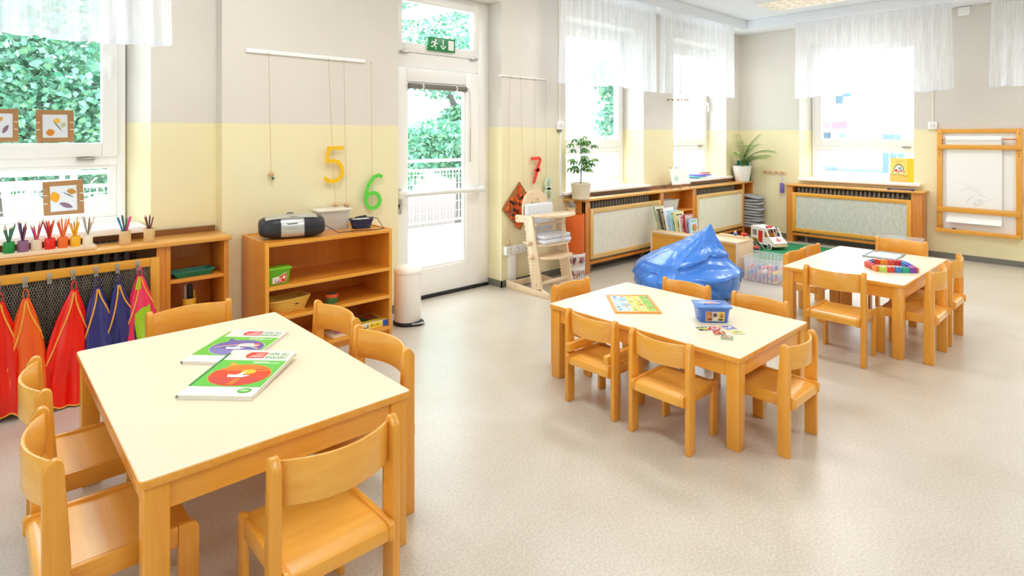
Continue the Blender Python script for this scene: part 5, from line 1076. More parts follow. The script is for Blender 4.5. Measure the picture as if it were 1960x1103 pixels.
fr = ((0.172, 0, 0.1288), (0, 1, 0), (-0.814, 0, 0.581)); g = G(); g.flat([(-0.012, -0.042), (0.012, -0.042), (0.012, -0.012), (0.042, -0.012), (0.042, 0.012), (0.012, 0.012), (0.012, 0.042), (-0.012, 0.042), (-0.012, 0.012), (-0.042, 0.012), (-0.042, -0.012), (-0.012, -0.012)], fr, 0.005); g.build('red_cross', mat('EE6A74', 0.4), t, False)
g = G(); g.tube([(0.0, -0.045, 0.288), (0.0, 0.045, 0.288)], 0.016, 12); g.build('beacon', mat('E0302A', 0.35), t)
for y in (-0.08, 0.08): g = G(); g.ball((0.045, y, 0.280), 0.011, 10); g.build('blue_light', mat('3A3F9A', 0.35), t)
for x in (-0.14, 0.14):
    for y in (-Wd - 0.014, Wd + 0.002):
        w_ = thing('wheel', None, None); w_.parent = t
        g = G(); g.tube([(x, y, 0.042), (x, y + 0.012, 0.042)], 0.042, 22); g.build('tyre', mat('F0EDE8', 0.4), w_); yy = y - 0.0008 if y < 0 else y + 0.0122
        g = G(); g.tube([(x, yy, 0.042), (x, yy + 0.0006, 0.042)], 0.030, 20); g.build('rim', mat('20222C', 0.4), w_); g = G(); yy2 = yy - 0.003 if y < 0 else yy + 0.0008; g.tube([(x, yy2, 0.042), (x, yy2 + 0.0025, 0.042)], 0.011, 14); g.build('hub', AW, w_)
t = thing('striped_box', 'small box striped dark blue, white and red beside the ambulance', 'toy box', (7.74, 3.62, 0.008), R(20))
for i, c in enumerate(('2A3E66', 'E8E4DC', '2A3E66', 'C2423A')): g = G(); g.box(-0.08, -0.07, 0.018 * i, 0.08, 0.07, 0.018 * i + 0.0178, bev=0.002); g.build('stripe_layer', mat(c, 0.5), t)
t = thing('wooden_ruler', 'white wooden plank with purple squares leaning beside the ambulance', 'toy plank', (8.0, 3.62, 0.012), R(-8)); M1 = Matrix.Rotation(R(40), 4, 'Y')
g = G(); g.box(-0.27, -0.03, 0, 0.0, 0.03, 0.012, M=M1, bev=0.002); g.build('plank', mat('F0ECEA', 0.45), t); g = G(); g.box(-0.27, -0.031, -0.001, -0.19, 0.031, 0.013, M=M1); g.build('gold_end', mat('B0963A', 0.45), t)
g = G()
for x in (-0.17, -0.11): g.box(x, -0.02, -0.0012, x + 0.04, 0.018, 0.0, M=M1)
g.build('purple_square', mat('4F4A8E', 0.5), t, False)
CRATE = m_clear('clear_crate_plastic', 'F4F7FC', 0.76, 0.2)
t = thing('plastic_crate', 'open clear plastic crate full of coloured bricks beside the bench', 'crate', (6.375, 2.82, 0)); g = G(); tub(g, 0.20, 0.175, 0.215, 0.195, 0.258, rim=0.012); g.build('tub', CRATE, t)
g = G()
for i in range(9):
    for s_ in (-1, 1): x = -0.17 + 0.0425 * i; g.box(x - 0.006, s_ * 0.184 - 0.005, 0.02, x + 0.006, s_ * 0.184 + 0.005, 0.235)
for i in range(8):
    for s_ in (-1, 1): y = -0.15 + 0.043 * i; g.box(s_ * 0.207 - 0.005, y - 0.006, 0.02, s_ * 0.207 + 0.005, y + 0.006, 0.235)
tag(g.build('rib', CRATE, t), kind='stuff')
bmz = {}; q = random.Random(9); BC = [('red', 'E0382E'), ('blue', '3F74CE'), ('yellow', 'F0CF4A'), ('green', '58B468'), ('white', 'F0F0F0'), ('pink', 'F08AA0'), ('orange', 'F08A3A')]
for nm, c in BC:
    g = G(); g.box(-0.032, -0.016, -0.012, 0.032, 0.016, 0.012, bev=0.002)
    for x in (-0.016, 0.016): g.tube([(x, 0, 0.012), (x, 0, 0.018)], 0.009, 10)
    bmz[nm] = g.mesh('brick_body', mat(c, 0.3))
i = 0
for lay in range(5):
    for ix in range(5):
        for iy in range(6):
            if q.random() < (0.06 if lay < 3 else 0.45 if lay == 3 else 0.75): continue
            nm = q.choice(BC)[0]; o = bpy.data.objects.new('toy_brick', bmz[nm]); COL.objects.link(o); tag(o, '%s toy brick heaped in the clear crate' % nm, 'toy brick', '%s bricks in the clear crate' % nm)
            o.location = (6.375 - 0.148 + 0.074 * ix + q.uniform(-.006, .006), 2.82 - 0.135 + 0.054 * iy + q.uniform(-.006, .006), 0.026 + 0.030 * lay); o.rotation_euler = (q.uniform(-.15, .15), q.uniform(-.15, .15), q.uniform(-.5, .5))
t = thing('plastic_crate', 'empty clear storage box in front of the radiator cover with the yellow book', 'crate', (8.44, 2.10, 0)); g = G(); tub(g, 0.19, 0.18, 0.205, 0.205, 0.30, rim=0.012); g.build('tub', CRATE, t)

# ---------------------------------------------------------------- coat rail, wall easel, things at wall B
t = thing('peg_rail', 'short wooden peg rail on the yellow wall beside the palm', 'peg rail', (WB, 4.152, 0), R(-90)); g = G(); g.box(0, -0.016, 0.975, 0.356, 0, 1.03, bev=0.003); g.build('board', birch('x'), t)
for i in range(4): g = G(); x = 0.045 + 0.088 * i; g.tube([(x, -0.016, 1.0), (x, -0.055, 1.008)], 0.007, 8); g.ball((x, -0.056, 1.008), 0.011, 10); g.build('peg', cabdark('z'), t)
t = thing('cleaning_brush', 'purple brush hanging by a loop from the short peg rail', 'brush', (WB - 0.045, 3.843, 0)); g = G(); g.box(-0.014, -0.032, 0.69, 0.014, 0.032, 0.845, bev=0.012, seg=3); g.build('brush_body', mat('7B68BE', 0.5), t); g = G(); g.tube([(0, -0.008, 0.84), (0, -0.010, 0.93), (0, 0, 1.012), (0, 0.010, 0.93), (0, 0.008, 0.84)], 0.003, 6); g.build('loop', mat('D8D0E4', 0.6), t)
t = thing('picture_book', 'big yellow picture book leaning against the window pane', 'book', (9.30, 2.30, 0.942), R(-90)); t.rotation_euler = (R(-9), 0, R(-90))
g = G(); g.box(-0.14, -0.012, 0, 0.14, -0.009, 0.32); g.box(-0.14, 0.009, 0, 0.14, 0.012, 0.32); g.box(0.138, -0.012, 0, 0.141, 0.012, 0.32); g.build('cover', mat('F6C40E', 0.4), t); g = G(); g.box(-0.137, -0.0088, 0.003, 0.136, 0.0088, 0.316); g.build('pages', mat('F0E8D8', 0.7), t)
fr = ((-0.14, -0.012, 0), (1, 0, 0), (0, 0, 1)); g = G(); g.flat(rect(0.004, 0.004, 0.20, 0.316), fr, 0.0004, 0); g.flat(rect(0.004, 0.004, 0.20, 0.085), fr, 0.0007, 1)
g.flat(ell(0.10, 0.115, 0.068, 0.125, 24, 0, PI), fr, 0.001, 2); g.flat(ell(0.10, 0.115, 0.060, 0.112, 24, 0, PI), fr, 0.0014, 3)
for (x, z, r_, mi) in ((0.07, 0.15, 0.018, 4), (0.115, 0.18, 0.02, 5), (0.135, 0.145, 0.014, 4), (0.10, 0.135, 0.016, 6)): g.flat(ell(x, z, r_, r_ * 1.2, 12), fr, 0.0018, mi)
L_, R_ = ribbon([(0.004, 0.10), (0.04, 0.09), (0.08, 0.10), (0.12, 0.095), (0.16, 0.085), (0.21, 0.075)], 0.006); g.flat(L_ + R_[::-1], fr, 0.002, 2); g.flat(rect(0.06, 0.275, 0.17, 0.285), fr, 0.0012, 7); g.flat(rect(0.06, 0.255, 0.12, 0.265), fr, 0.0012, 7)
g.build('cover_print', [mat('F8D46A', 0.4), mat('F5B85A', 0.4), mat('3A4A40', 0.5), mat('F2E4DC', 0.5), mat('C8503A', 0.5), mat('8CA0C0', 0.5), mat('D88A6A', 0.5), mat('D8B24A', 0.5)], t, False)
t = thing('window_stick', 'dark violet rod lying on the radiator cover under the yellow book', 'rod', (8.965, 2.365, UT + 0.012), R(-90)); g = G(); g.tube([(0, 0, 0), (0.27, 0, 0)], 0.008, 10); g.build('rod', mat('3A3470', 0.4), t)
for x in (0.0, 0.27): g = G(); g.tube([(x - 0.015, 0, 0), (x + 0.02, 0, 0)], 0.012, 10); g.build('end_cap', mat('2E2A60', 0.4), t)
t = thing('drawing_easel', 'wooden wall easel holding a roll of white drawing paper', 'easel', (WB, 1.875, 0), R(-90)); EW = 0.835
g = G(); g.box(0.03, -0.014, 0.36, EW - 0.03, -0.002, 1.63); g.build('white_board', mat('F4F2EE', 0.4), t)
for x in (0, EW - 0.055): g = G(); g.box(x, -0.045, 0.335, x + 0.055, -0.004, 1.655, bev=0.003); g.build('post', pine('z'), t)
for nm, z0, z1, y0, y1 in (('top_rail', 1.60, 1.652, -0.042, -0.006), ('rail', 1.395, 1.455, -0.068, -0.044), ('rail', 0.60, 0.665, -0.068, -0.044)): g = G(); g.box(0.004 if nm == 'rail' else 0.055, y0, z0, EW - 0.004 if nm == 'rail' else EW - 0.055, y1, z1, bev=0.003); g.build(nm, pine('x'), t)
g = G(); g.box(0.0, -0.12, 0.345, EW, -0.004, 0.36); g.box(0, -0.132, 0.345, EW, -0.118, 0.395, bev=0.003); g.build('tray_shelf', pine('x'), t)
g = G(); g.tube([(0.055, -0.055, 1.525), (EW - 0.055, -0.055, 1.525)], 0.007, 10); g.build('roll_rod', cabdark('x'), t)
g = G()
for x in (0.02, EW - 0.035):
    for z in (1.59, 1.35, 1.32, 0.63): g.tube([(x + 0.008, -0.046, z), (x + 0.008, -0.0435, z)], 0.007, 8)
tag(g.build('screw_head', mat('6A4A24', 0.4), t), kind='stuff')
o = thing('paper_roll', 'white paper roll hanging in the wall easel with its sheet drawn down', 'paper roll', (WB, 1.875, 0), R(-90)); g = G(); g.tube([(0.10, -0.055, 1.525), (0.65, -0.055, 1.525)], 0.036, 24); g.build('roll', mat('F7F6F4', 0.6), o)
g = G(); g.grid(lambda u, v: (0.10 + 0.55 * u, (-0.088 + 0.055 * min(1, v * 6)) if v < 0.9 else -0.033 - 0.05 * ((v - 0.9) / 0.1) ** 2, 1.525 - 1.05 * v), 4, 40); g.build('sheet', mat('F5F4F2', 0.6), o, True, False)
g = G(); fr = ((0, -0.034, 0), (1, 0, 0), (0, 0, 1)); q = random.Random(2)
for P, wd in (([(0.24 + 0.02 * i, 0.86 + 0.05 * math.sin(i * 0.35)) for i in range(14)], 0.003), ([(0.30 + 0.008 * i, 0.72 + 0.02 * i - 0.0012 * i * i) for i in range(10)], 0.004), ([(0.42 + 0.03 * math.cos(i * 0.9) * (1 + i * 0.05), 0.74 + 0.04 * math.sin(i * 1.1)) for i in range(18)], 0.002), ([(0.22 + 0.025 * i, 0.98 - 0.01 * i) for i in range(10)], 0.0018), ([(0.40 + 0.02 * i, 0.70 + 0.012 * i) for i in range(10)], 0.002)):
    for a, b in zip(P, P[1:]):
        L_, R_ = ribbon([a, b], wd); g.flat(L_ + R_[::-1], fr, 0.0006)
g.build('pencil_scribble', mat('CFC6CC', 0.6), o, False)
t = thing('paper_cutter', 'red plastic paper cutter lying in the easel tray', 'paper cutter', (WB, 1.80, 0.36), R(-90)); g = G(); g.box(0, -0.10, 0, 0.21, -0.05, 0.028, bev=0.010, seg=3); g.build('cutter_body', mat('D81E22', 0.35), t); g = G(); g.box(0.09, -0.09, 0.026, 0.13, -0.06, 0.042, bev=0.006); g.build('slider', BLACK, t)

# ---------------------------------------------------------------- things on the tables
def hardcover(name, label, O, rz, w_, h_, tilt, style, z):
    t = thing(name, label, 'book', (O[0], O[1], z), R(rz), 'green books on the large table'); t.rotation_euler = (R(tilt), 0, R(rz))
    g = G(); g.box(0, 0, 0, w_, h_, 0.0025); g.box(0, 0, 0.0135, w_, h_, 0.016, bev=0.0006); g.grid(lambda u, v: (0.002 - 0.008 * math.sin(PI * u), h_ * v, 0.016 * u), 9, 2); g.build('cover', mat('F2EDE6', 0.35), t)
    g = G(); g.box(0.004, 0.004, 0.0025, w_ - 0.005, h_ - 0.004, 0.0135); g.build('pages', mat('E9E3D6', 0.8), t)
    fr = ((0, 0, 0.016), (1, 0, 0), (0, 1, 0)); g = G(); ms = [mat('63C64A' if style else '6DC63E', 0.35), mat('E0352A' if style else 'DC3A48', 0.35), mat('F4EFE8', 0.4), mat('4FA858', 0.4), mat('2F8A3E', 0.4)]
    g.flat(rect(0.0, 0.07, w_ - 0.003, 0.305), fr, 0.0003, 0); g.flat(rect(0.0, 0.07, 0.012, 0.375), fr, 0.0006, 4 if style else 0)
    g.flat([(0.095, 0.328), (0.170, 0.328), (0.170, 0.385), (0.095, 0.385), (0.085, 0.357)], fr, 0.0005, 1)
    for z_, x0 in ((0.365, 0.125), (0.350, 0.112), (0.338, 0.105)): g.flat(rect(x0, z_, 0.164, z_ + 0.005), fr, 0.0009, 2)
    [g.text('HÖR ZU,', fr, (0.176 + e, 0.359), 0.031, 3, 0.0006 + e * 0.1, sx=0.74) for e in (0, 0.0008)]; [g.text('BAKABU', fr, (0.176 + e, 0.326), 0.031, 3, 0.0006 + e * 0.1, sx=0.78) for e in (0, 0.0008)]
    g.flat(rect(0.150, 0.286, 0.215, 0.292), fr, 0.0007, 2); g.flat(rect(0.150, 0.277, 0.262, 0.282), fr, 0.0007, 2); g.build('cover_print', ms, t, False)
    g = G(); c = (0.152, 0.170); rx, ry = 0.118, 0.092
    if style:
        ms = [mat('F6A832', 0.35), mat('E8401E', 0.35), mat('D8302A', 0.35), mat('F6C024', 0.35), mat('FFFFFF', 0.35), mat('EE7A22', 0.35), mat('7A2418', 0.4), mat('F4A89A', 0.35), mat('8FA8D8', 0.4)]
    else:
        ms = [mat('DCD6F0', 0.35), mat('6A5AA8', 0.35), mat('8478C4', 0.35), mat('E8B8C0', 0.35), mat('FFFFFF', 0.35), mat('6FB8D8', 0.35), mat('E04050', 0.4), mat('B4A8E0', 0.35), mat('E8D8D0', 0.4)]
    g.flat(ell(c[0], c[1], rx + 0.003, ry + 0.003, 40), fr, 0.0006, 0); g.flat([(0.072, 0.235), (0.060, 0.285), (0.105, 0.258)], fr, 0.0006, 0 if style else 1)
    g.flat(ell(c[0], c[1], rx, ry, 40), fr, 0.0009, 1)
    g.flat([p for p in ell(c[0], c[1], rx, ry, 40, PI * 0.12, PI * 0.88)], fr, 0.0012, 5 if style else 1); g.flat(ell(c[0], c[1], rx, ry, 30, PI * 1.08, PI * 1.92), fr, 0.0012, 2)
    if style: g.flat(ell(0.175, 0.195, 0.030, 0.022, 20), fr, 0.0015, 3)
    else:
        for k, mi in enumerate((6, 3, 5)):
            L_, R_ = ribbon([(c[0] - rx * 0.97 + 0.012 + 2 * (rx - 0.012) * i / 16 * 0.97, 0.165 - 0.007 * k + 0.040 * math.sin(PI * i / 16)) for i in range(17)], 0.007); g.flat(L_ + R_[::-1], fr, 0.0014 + 0.0001 * k, mi)
        g.flat(ell(0.19, 0.20, 0.05, 0.022, 20), fr, 0.0017, 8); g.flat(ell(0.225, 0.215, 0.016, 0.010, 14), fr, 0.0019, 6)
    for k in range(4):
        y_ = 0.150 - 0.018 * k; hx = rx * math.sqrt(max(0.05, 1 - ((y_ - c[1]) / ry) ** 2)) * 0.97; g.flat(rect(c[0] - hx, y_, c[0] + hx, y_ + 0.0016), fr, 0.0016, 7)
    if style: g.flat([(0.140, 0.084), (0.165, 0.084), (0.172, 0.140), (0.150, 0.140)], fr, 0.0017, 5)
    g.flat([(0.112, 0.146), (0.170, 0.146), (0.196, 0.166), (0.164, 0.165), (0.166, 0.200), (0.138, 0.167), (0.104, 0.170)], fr, 0.0020, 4)
    if style: L_, R_ = ribbon([(0.195, 0.212), (0.212, 0.222), (0.226, 0.216), (0.243, 0.232)], 0.0022); g.flat(L_ + R_[::-1], fr, 0.0020, 6)
    g.build('bubble_picture', ms, t, False)
    if style: g = G(); g.flat(ell(0.235, 0.042, 0.026, 0.020, 22), fr, 0.0005, 0); g.flat(ell(0.235, 0.042, 0.020, 0.013, 22), fr, 0.0008, 1); g.flat(rect(0.222, 0.039, 0.248, 0.045), fr, 0.0011, 2); g.build('round_badge', [mat('4FAE3E', 0.4), mat('86CC6A', 0.4), mat('E4F2D8', 0.4)], t, False)
    return t
TZ = 0.588
hardcover('storybook', 'green and white book with a purple rainbow bubble, lying underneath on the large table', (0.655, 2.795), -46.5, 0.285, 0.41, 0, 0, TZ)
hardcover('storybook', 'green and white book with a red sunset bubble, lying on top on the large table', (0.556, 2.438), -45, 0.285, 0.41, 2.6, 1, TZ + 0.0005)
T1 = 0.471
t = thing('inlay_puzzle', 'wooden inlay puzzle with farm animals and orange border on the low table', 'puzzle', (3.150, 2.275, T1), R(-44)); w_, h_ = 0.142, 0.198
g = G()
for b in ((-w_, -h_, w_, -h_ + 0.018), (-w_, h_ - 0.018, w_, h_), (-w_, -h_ + 0.018, -w_ + 0.018, h_ - 0.018), (w_ - 0.018, -h_ + 0.018, w_, h_ - 0.018)): g.box(b[0], b[1], 0, b[2], b[3], 0.010, bev=0.001)
g.build('border', mat('F0A24A', 0.4), t)
q = random.Random(6); nx, ny = 5, 6; PC = [['BFE0EE', 'CFE6F0', 'E9E07A', 'D6DE6A', '9CCB5A'], ['BCDDEC', '8FB6C8', 'E6D95A', 'F0C84A', '8CC452']]
for i in range(nx):
    for j in range(ny):
        x0 = -w_ + 0.019 + (2 * w_ - 0.038) * i / nx; x1 = x0 + (2 * w_ - 0.038) / nx - 0.0012; y0 = -h_ + 0.019 + (2 * h_ - 0.038) * j / ny; y1 = y0 + (2 * h_ - 0.038) / ny - 0.0012
        c = PC[(i + j) % 2][i] if j > 0 else PC[0][min(4, i)]; g = G(); g.box(x0, y0, 0, x1, y1, 0.0078 + 0.0004 * ((i + j) % 2), bev=0.0008)
        fr = (((x0 + x1) / 2, (y0 + y1) / 2, 0.0083), (1, 0, 0), (0, 1, 0)); ac = q.choice(['C2523A', 'EAEAE4', '6B4A6E', '4E86A0', 'D98A3A', 'F3D84A', '6FA84A'])
        if q.random() < 0.75: g.flat([(p[0] + 0.006 * math.sin(k * 2.3), p[1] + 0.005 * math.cos(k * 1.7)) for k, p in enumerate(ell(q.uniform(-.006, .006), q.uniform(-.008, .008), q.uniform(0.008, 0.016), q.uniform(0.008, 0.018), 12))], fr, 0.0003, 1); g.flat(ell(q.uniform(-.008, .008), q.uniform(-.01, .01), 0.006, 0.006, 10), fr, 0.0006, 2)
        g.build('puzzle_piece', [mat(c, 0.4), mat(ac, 0.4), mat(q.choice(['3E4A3A', 'F4F0E6', 'A03A2E']), 0.4)], t, False)
BLU = m_clear('blue_tub_plastic', '4A86E4', 0.45, 0.25)
t = thing('card_tub', 'blue plastic tub with animal photos on its front, on the low table', 'plastic tub', (3.230, 1.768, T1), R(-46)); g = G(); tub(g, 0.080, 0.055, 0.092, 0.066, 0.088); g.build('tub', BLU, t)
g = G(); g.box(-0.102, -0.076, 0.088, 0.102, 0.076, 0.098, bev=0.004); g.build('lid', m_clear('blue_lid_plastic', '6AA0F0', 0.25, 0.25), t); g = G(); g.tube([(-0.05, -0.02, 0.099), (0.05, -0.02, 0.099)], 0.004, 6); fr = ((0, 0, 0.098), (1, 0, 0), (0, 1, 0)); g.build('lid_grip', mat('4F86DA', 0.3), t)
g = G(); g.flat(ell(-0.005, 0.005, 0.055, 0.035, 20), fr, 0.0006, 0); g.flat(ell(-0.015, 0.0, 0.025, 0.018, 14), fr, 0.0009, 1); g.flat(ell(0.02, 0.012, 0.02, 0.014, 14), fr, 0.0009, 2); g.build('lid_sticker', [mat('B8B0D4', 0.4), mat('E2A07A', 0.4), mat('D88AA0', 0.4)], t, False)
fr = ((0, -0.0625, 0), (1, 0, 0), (0, -0.125, 0.992)); g = G(); g.flat(rect(-0.052, 0.012, 0.056, 0.070), fr, 0.002, 0)
for x0, x1, mi in ((-0.050, -0.014, 1), (-0.013, 0.018, 2), (0.019, 0.054, 3)): g.flat(rect(x0, 0.014, x1, 0.068), fr, 0.0024, mi)
for x, z, rx, rz_, mi in ((-0.032, 0.036, 0.014, 0.016, 4), (-0.034, 0.044, 0.008, 0.008, 5), (-0.028, 0.024, 0.010, 0.007, 6), (0.002, 0.05, 0.011, 0.012, 7), (0.004, 0.028, 0.010, 0.010, 8), (0.038, 0.046, 0.012, 0.014, 4), (0.038, 0.040, 0.006, 0.006, 6), (0.034, 0.022, 0.016, 0.006, 7)): g.flat(ell(x, z, rx, rz_, 14), fr, 0.0028, mi)
g.build('animal_photo', [mat('EFE8DA', 0.4), mat('B9783E', 0.4), mat('C9C6C8', 0.4), mat('E6C62E', 0.4), mat('D08A5A', 0.4), mat('F0C4A4', 0.4), mat('8A4A2A', 0.4), mat('4A4450', 0.4), mat('E8DCC0', 0.4)], t, False)
for i, (x, y, rz, c1, c2, nm) in enumerate(((3.040, 1.715, 10, '3A4A3E', 'DCD64A', 'black and yellow snake'), (3.088, 1.672, -25, 'D8323E', 'C8C4D8', 'red-edged'), (3.165, 1.625, 20, '7A72C0', 'D8D4EC', 'violet'), (3.128, 1.560, 5, 'E4E07A', 'A8B86A', 'pale yellow'), (3.040, 1.618, -5, 'B8323A', 'E8B45A', 'maroon and gold'), (3.000, 1.552, -18, '6FA06A', 'E09A7A', 'green'))):
    t = thing('picture_card', '%s picture card lying before the blue tub on the low table' % nm, 'card', (x, y, T1 + 0.0004 * (1 + i)), R(-45 + rz), 'picture cards on the low table'); g = G(); g.box(-0.034, -0.034, 0, 0.034, 0.034, 0.0016); g.build('card', mat('EFEAE0', 0.45), t)
    fr = ((0, 0, 0.0016), (1, 0, 0), (0, 1, 0)); g = G(); g.flat(rect(-0.031, -0.031, 0.031, 0.031), fr, 0.0002, 0); L_, R_ = ribbon([(-0.024 + 0.006 * k, 0.012 * math.sin(k * 0.9 + i)) for k in range(9)], 0.017); g.flat(L_ + R_[::-1], fr, 0.0005, 1); g.flat(ell(0.014, 0.014, 0.008, 0.007, 12), fr, 0.0007, 2); g.build('card_print', [mat(c1, 0.4), mat(c2, 0.4), mat('F4F0E8', 0.4)], t, False)
T3 = 0.527
t = thing('framed_picture', 'flat grey-rimmed framed picture lying on the tiles table', 'picture frame', (5.795, 1.565, T3), R(2)); g = G()
for b in ((-0.165, -0.125, 0.165, -0.112), (-0.165, 0.112, 0.165, 0.125), (-0.165, -0.112, -0.152, 0.112), (0.152, -0.112, 0.165, 0.112)): g.box(b[0], b[1], 0, b[2], b[3], 0.014, bev=0.002)
g.build('rim', mat('9FA9AE', 0.3), t); g = G(); g.box(-0.152, -0.112, 0, 0.152, 0.112, 0.006); g.build('picture', mat('F0F2F4', 0.3), t)
fr = ((0, 0, 0.006), (1, 0, 0), (0, 1, 0)); g = G(); g.flat(ell(0.09, -0.05, 0.03, 0.022, 14), fr, 0.0006, 0); g.flat(rect(0.09, 0.075, 0.145, 0.10), fr, 0.0006, 1); g.flat(ell(-0.09, 0.06, 0.03, 0.02, 14), fr, 0.0006, 2); g.build('picture_print', [mat('E8B49C', 0.4), mat('E0706A', 0.4), mat('B8D4C8', 0.4)], t, False)
HEX = [(5.231, 1.529), (5.094, 1.410), (5.261, 1.209), (5.483, 1.349), (5.363, 1.537)]
TC = [('red', 'E04A3A'), ('scarlet', 'D92A22'), ('orange', 'EE8A2A'), ('lime', 'C6DC6A'), ('red', 'E23A32'), ('blue', '3A8CD0'), ('turquoise', '1FB89A'), ('violet', '8A4AB8'), ('orange', 'F0853A'), ('purple', '7A3FC8'), ('indigo', '4A3AC0'), ('blue', '2F7FE0'), ('sky blue', '3A9AE8'), ('crimson', 'D8203A'), ('red', 'E83A28'), ('orange', 'F08A1E'), ('scarlet', 'E0283A'), ('blue', '2A6FD8'), ('navy', '24409A')]
peri = []
for a, b in zip(HEX, HEX[1:] + HEX[:1]):
    n_ = max(2, round(math.dist(a, b) / 0.052)); peri += [((a[0] + (b[0] - a[0]) * (k + .5) / n_, a[1] + (b[1] - a[1]) * (k + .5) / n_), math.atan2(b[1] - a[1], b[0] - a[0]), math.dist(a, b) / n_) for k in range(n_)]
for i, (p, an, ln) in enumerate(peri):
    nm, c = TC[i % len(TC)]; t = thing('magnetic_tile', '%s magnetic tile in the ring, between the %s and %s ones' % (nm, TC[(i - 1) % len(TC)][0], TC[(i + 1) % len(TC)][0]), 'magnetic tile', (p[0], p[1], T3), an, '%s magnetic tiles in the ring' % nm); h2 = ln / 2 - 0.001
    g = G(); g.box(-h2, -0.022, 0, h2, 0.022, 0.036, bev=0.002); g.build('tile', m_clear('tile_' + nm, c, 0.12, 0.2) if ('tile_' + nm) not in bpy.data.materials else bpy.data.materials['tile_' + nm], t)
    g = G()
    for x in (-h2 * 0.5, h2 * 0.5): g.tube([(x, 0, 0.036), (x, 0, 0.041)], 0.009, 8)
    g.build('stud', mat(c, 0.3), t)

# ---------------------------------------------------------------- outdoors
g = G(); g.box(-8, 5.0, -0.30, 14, 9.0, -0.10); struct('ground_terrace', g, mat('E6E6E4', 0.8))
g = G(); g.box(-40, 9.0, -1.2, 60, 60, -1.0); g.box(9.8, -30, -1.2, 60, 9.0, -1.0); struct('ground', g, mat('6B5F58', 0.95))
RW = mat('EEF3F8', 0.45)
def railing(label, x0, x1, y, zs, bar_z0, step, post_step):
    t = thing('terrace_railing', label, 'railing', (0, y, 0))
    for z, r in zs: g = G(); g.tube([(x0, 0, z), (x1, 0, z)], r, 10); g.build('rail', RW, t)
    n = int((x1 - x0) / post_step)
    for i in range(n + 1): x = x0 + (x1 - x0) * i / n; g = G(); g.box(x - 0.025, -0.025, -0.1, x + 0.025, 0.025, zs[0][0]); g.build('post', RW, t)
    me = None; n = int((x1 - x0) / step); zt = zs[1][0]
    for i in range(n):
        if me is None: g = G(); g.tube([(0, 0, bar_z0), (0, 0, zt)], 0.010, 6); me = g.mesh('baluster', RW)
        o = bpy.data.objects.new('baluster', me); COL.objects.link(o); o.parent = t; o.location = (x0 + step * (i + .5), 0, 0)
    g = G()
    for k in range(6): g.tube([(x0, -0.004, bar_z0 + (zt - bar_z0) * k / 5.5), (x1, -0.004, bar_z0 + (zt - bar_z0) * k / 5.5)], 0.004, 5)
    for k in range(int((x1 - x0) / (step / 2))): g.tube([(x0 + k * step / 2, -0.004, bar_z0), (x0 + k * step / 2, -0.004, zt)], 0.003, 4, caps=False)
    tag(g.build('wire_mesh', RW, t, False), kind='stuff')
    return t
railing('white steel terrace railing beyond the glass door', -4, 12, 8.9, [(1.115, 0.028), (0.945, 0.022), (0.0, 0.02)], 0.0, 0.145, 1.6)
railing('white ramp railing outside the window with the cardboard frames', -3.0, 0.72, 7.0, [(1.235, 0.024), (1.125, 0.026), (0.80, 0.02), (0.05, 0.02)], 0.05, 0.15, 0.93)
BARK = mat('6E6A66', 0.9, bump=0.5, bscale=30)
def m_leaf(name, c):
    m = bpy.data.materials.new(name); m.use_nodes = True; n = m.node_tree.nodes; l = m.node_tree.links; n.clear(); o = n.new('ShaderNodeOutputMaterial'); mx = n.new('ShaderNodeMixShader'); d = n.new('ShaderNodeBsdfDiffuse'); t_ = n.new('ShaderNodeBsdfTranslucent')
    d.inputs[0].default_value = lin(c); t_.inputs[0].default_value = lin(c); mx.inputs[0].default_value = 0.4; l.new(d.outputs[0], mx.inputs[1]); l.new(t_.outputs[0], mx.inputs[2]); l.new(mx.outputs[0], o.inputs[0]); return m
TL = [m_leaf('leaf_mid', '80B8A0'), m_leaf('leaf_pale', 'A6D0C0'), m_leaf('leaf_deep', '569A7C'), m_leaf('leaf_yellow', '8EBE94')]
def tree(name, label, x, y, z0, h, crown, n, seed, ls=0.16, limbs=()):
    q = random.Random(seed); t = thing(name, label, 'tree' if h > 0 else 'shrub', (x, y, z0), 0, 'trees and shrubs beyond the terrace')
    if h > 0:
        g = G(); g.tube([(0, 0, 0), (0.05, 0.05, h * 0.5), (0.0, 0.1, h)], [0.16, 0.13, 0.09], 9); g.build('trunk', BARK, t)
        for lm in limbs: g = G(); g.tube(lm, [0.10 - 0.06 * i / len(lm) for i in range(len(lm))], 8); g.build('branch', BARK, t)
    V = []; F = []; g = G()
    cl = [(c, r) for c, r in crown]
    for i in range(n):
        c, r = q.choice(cl); u = Vector((q.gauss(0, 1), q.gauss(0, 1), q.gauss(0, 1))).normalized() * (q.random() ** 0.45)
        p = Vector((c[0] + u.x * r[0], c[1] + u.y * r[1], c[2] + u.z * r[2])); d = Vector((q.gauss(0, 1), q.gauss(0, 1), q.gauss(-0.2, 0.6))).normalized(); s_ = d.orthogonal().normalized(); s_.rotate(Matrix.Rotation(q.uniform(0, 6.28), 3, d)); l_ = ls * q.uniform(0.6, 1.3)
        g.add([p, p + d * l_ * 0.5 + s_ * l_ * 0.38, p + d * l_, p + d * l_ * 0.5 - s_ * l_ * 0.38], [(0, 1, 2, 3)], q.choice([0, 0, 1, 1, 2, 3]))
    tag(g.build('foliage', TL, t, False, False), kind='stuff'); return t
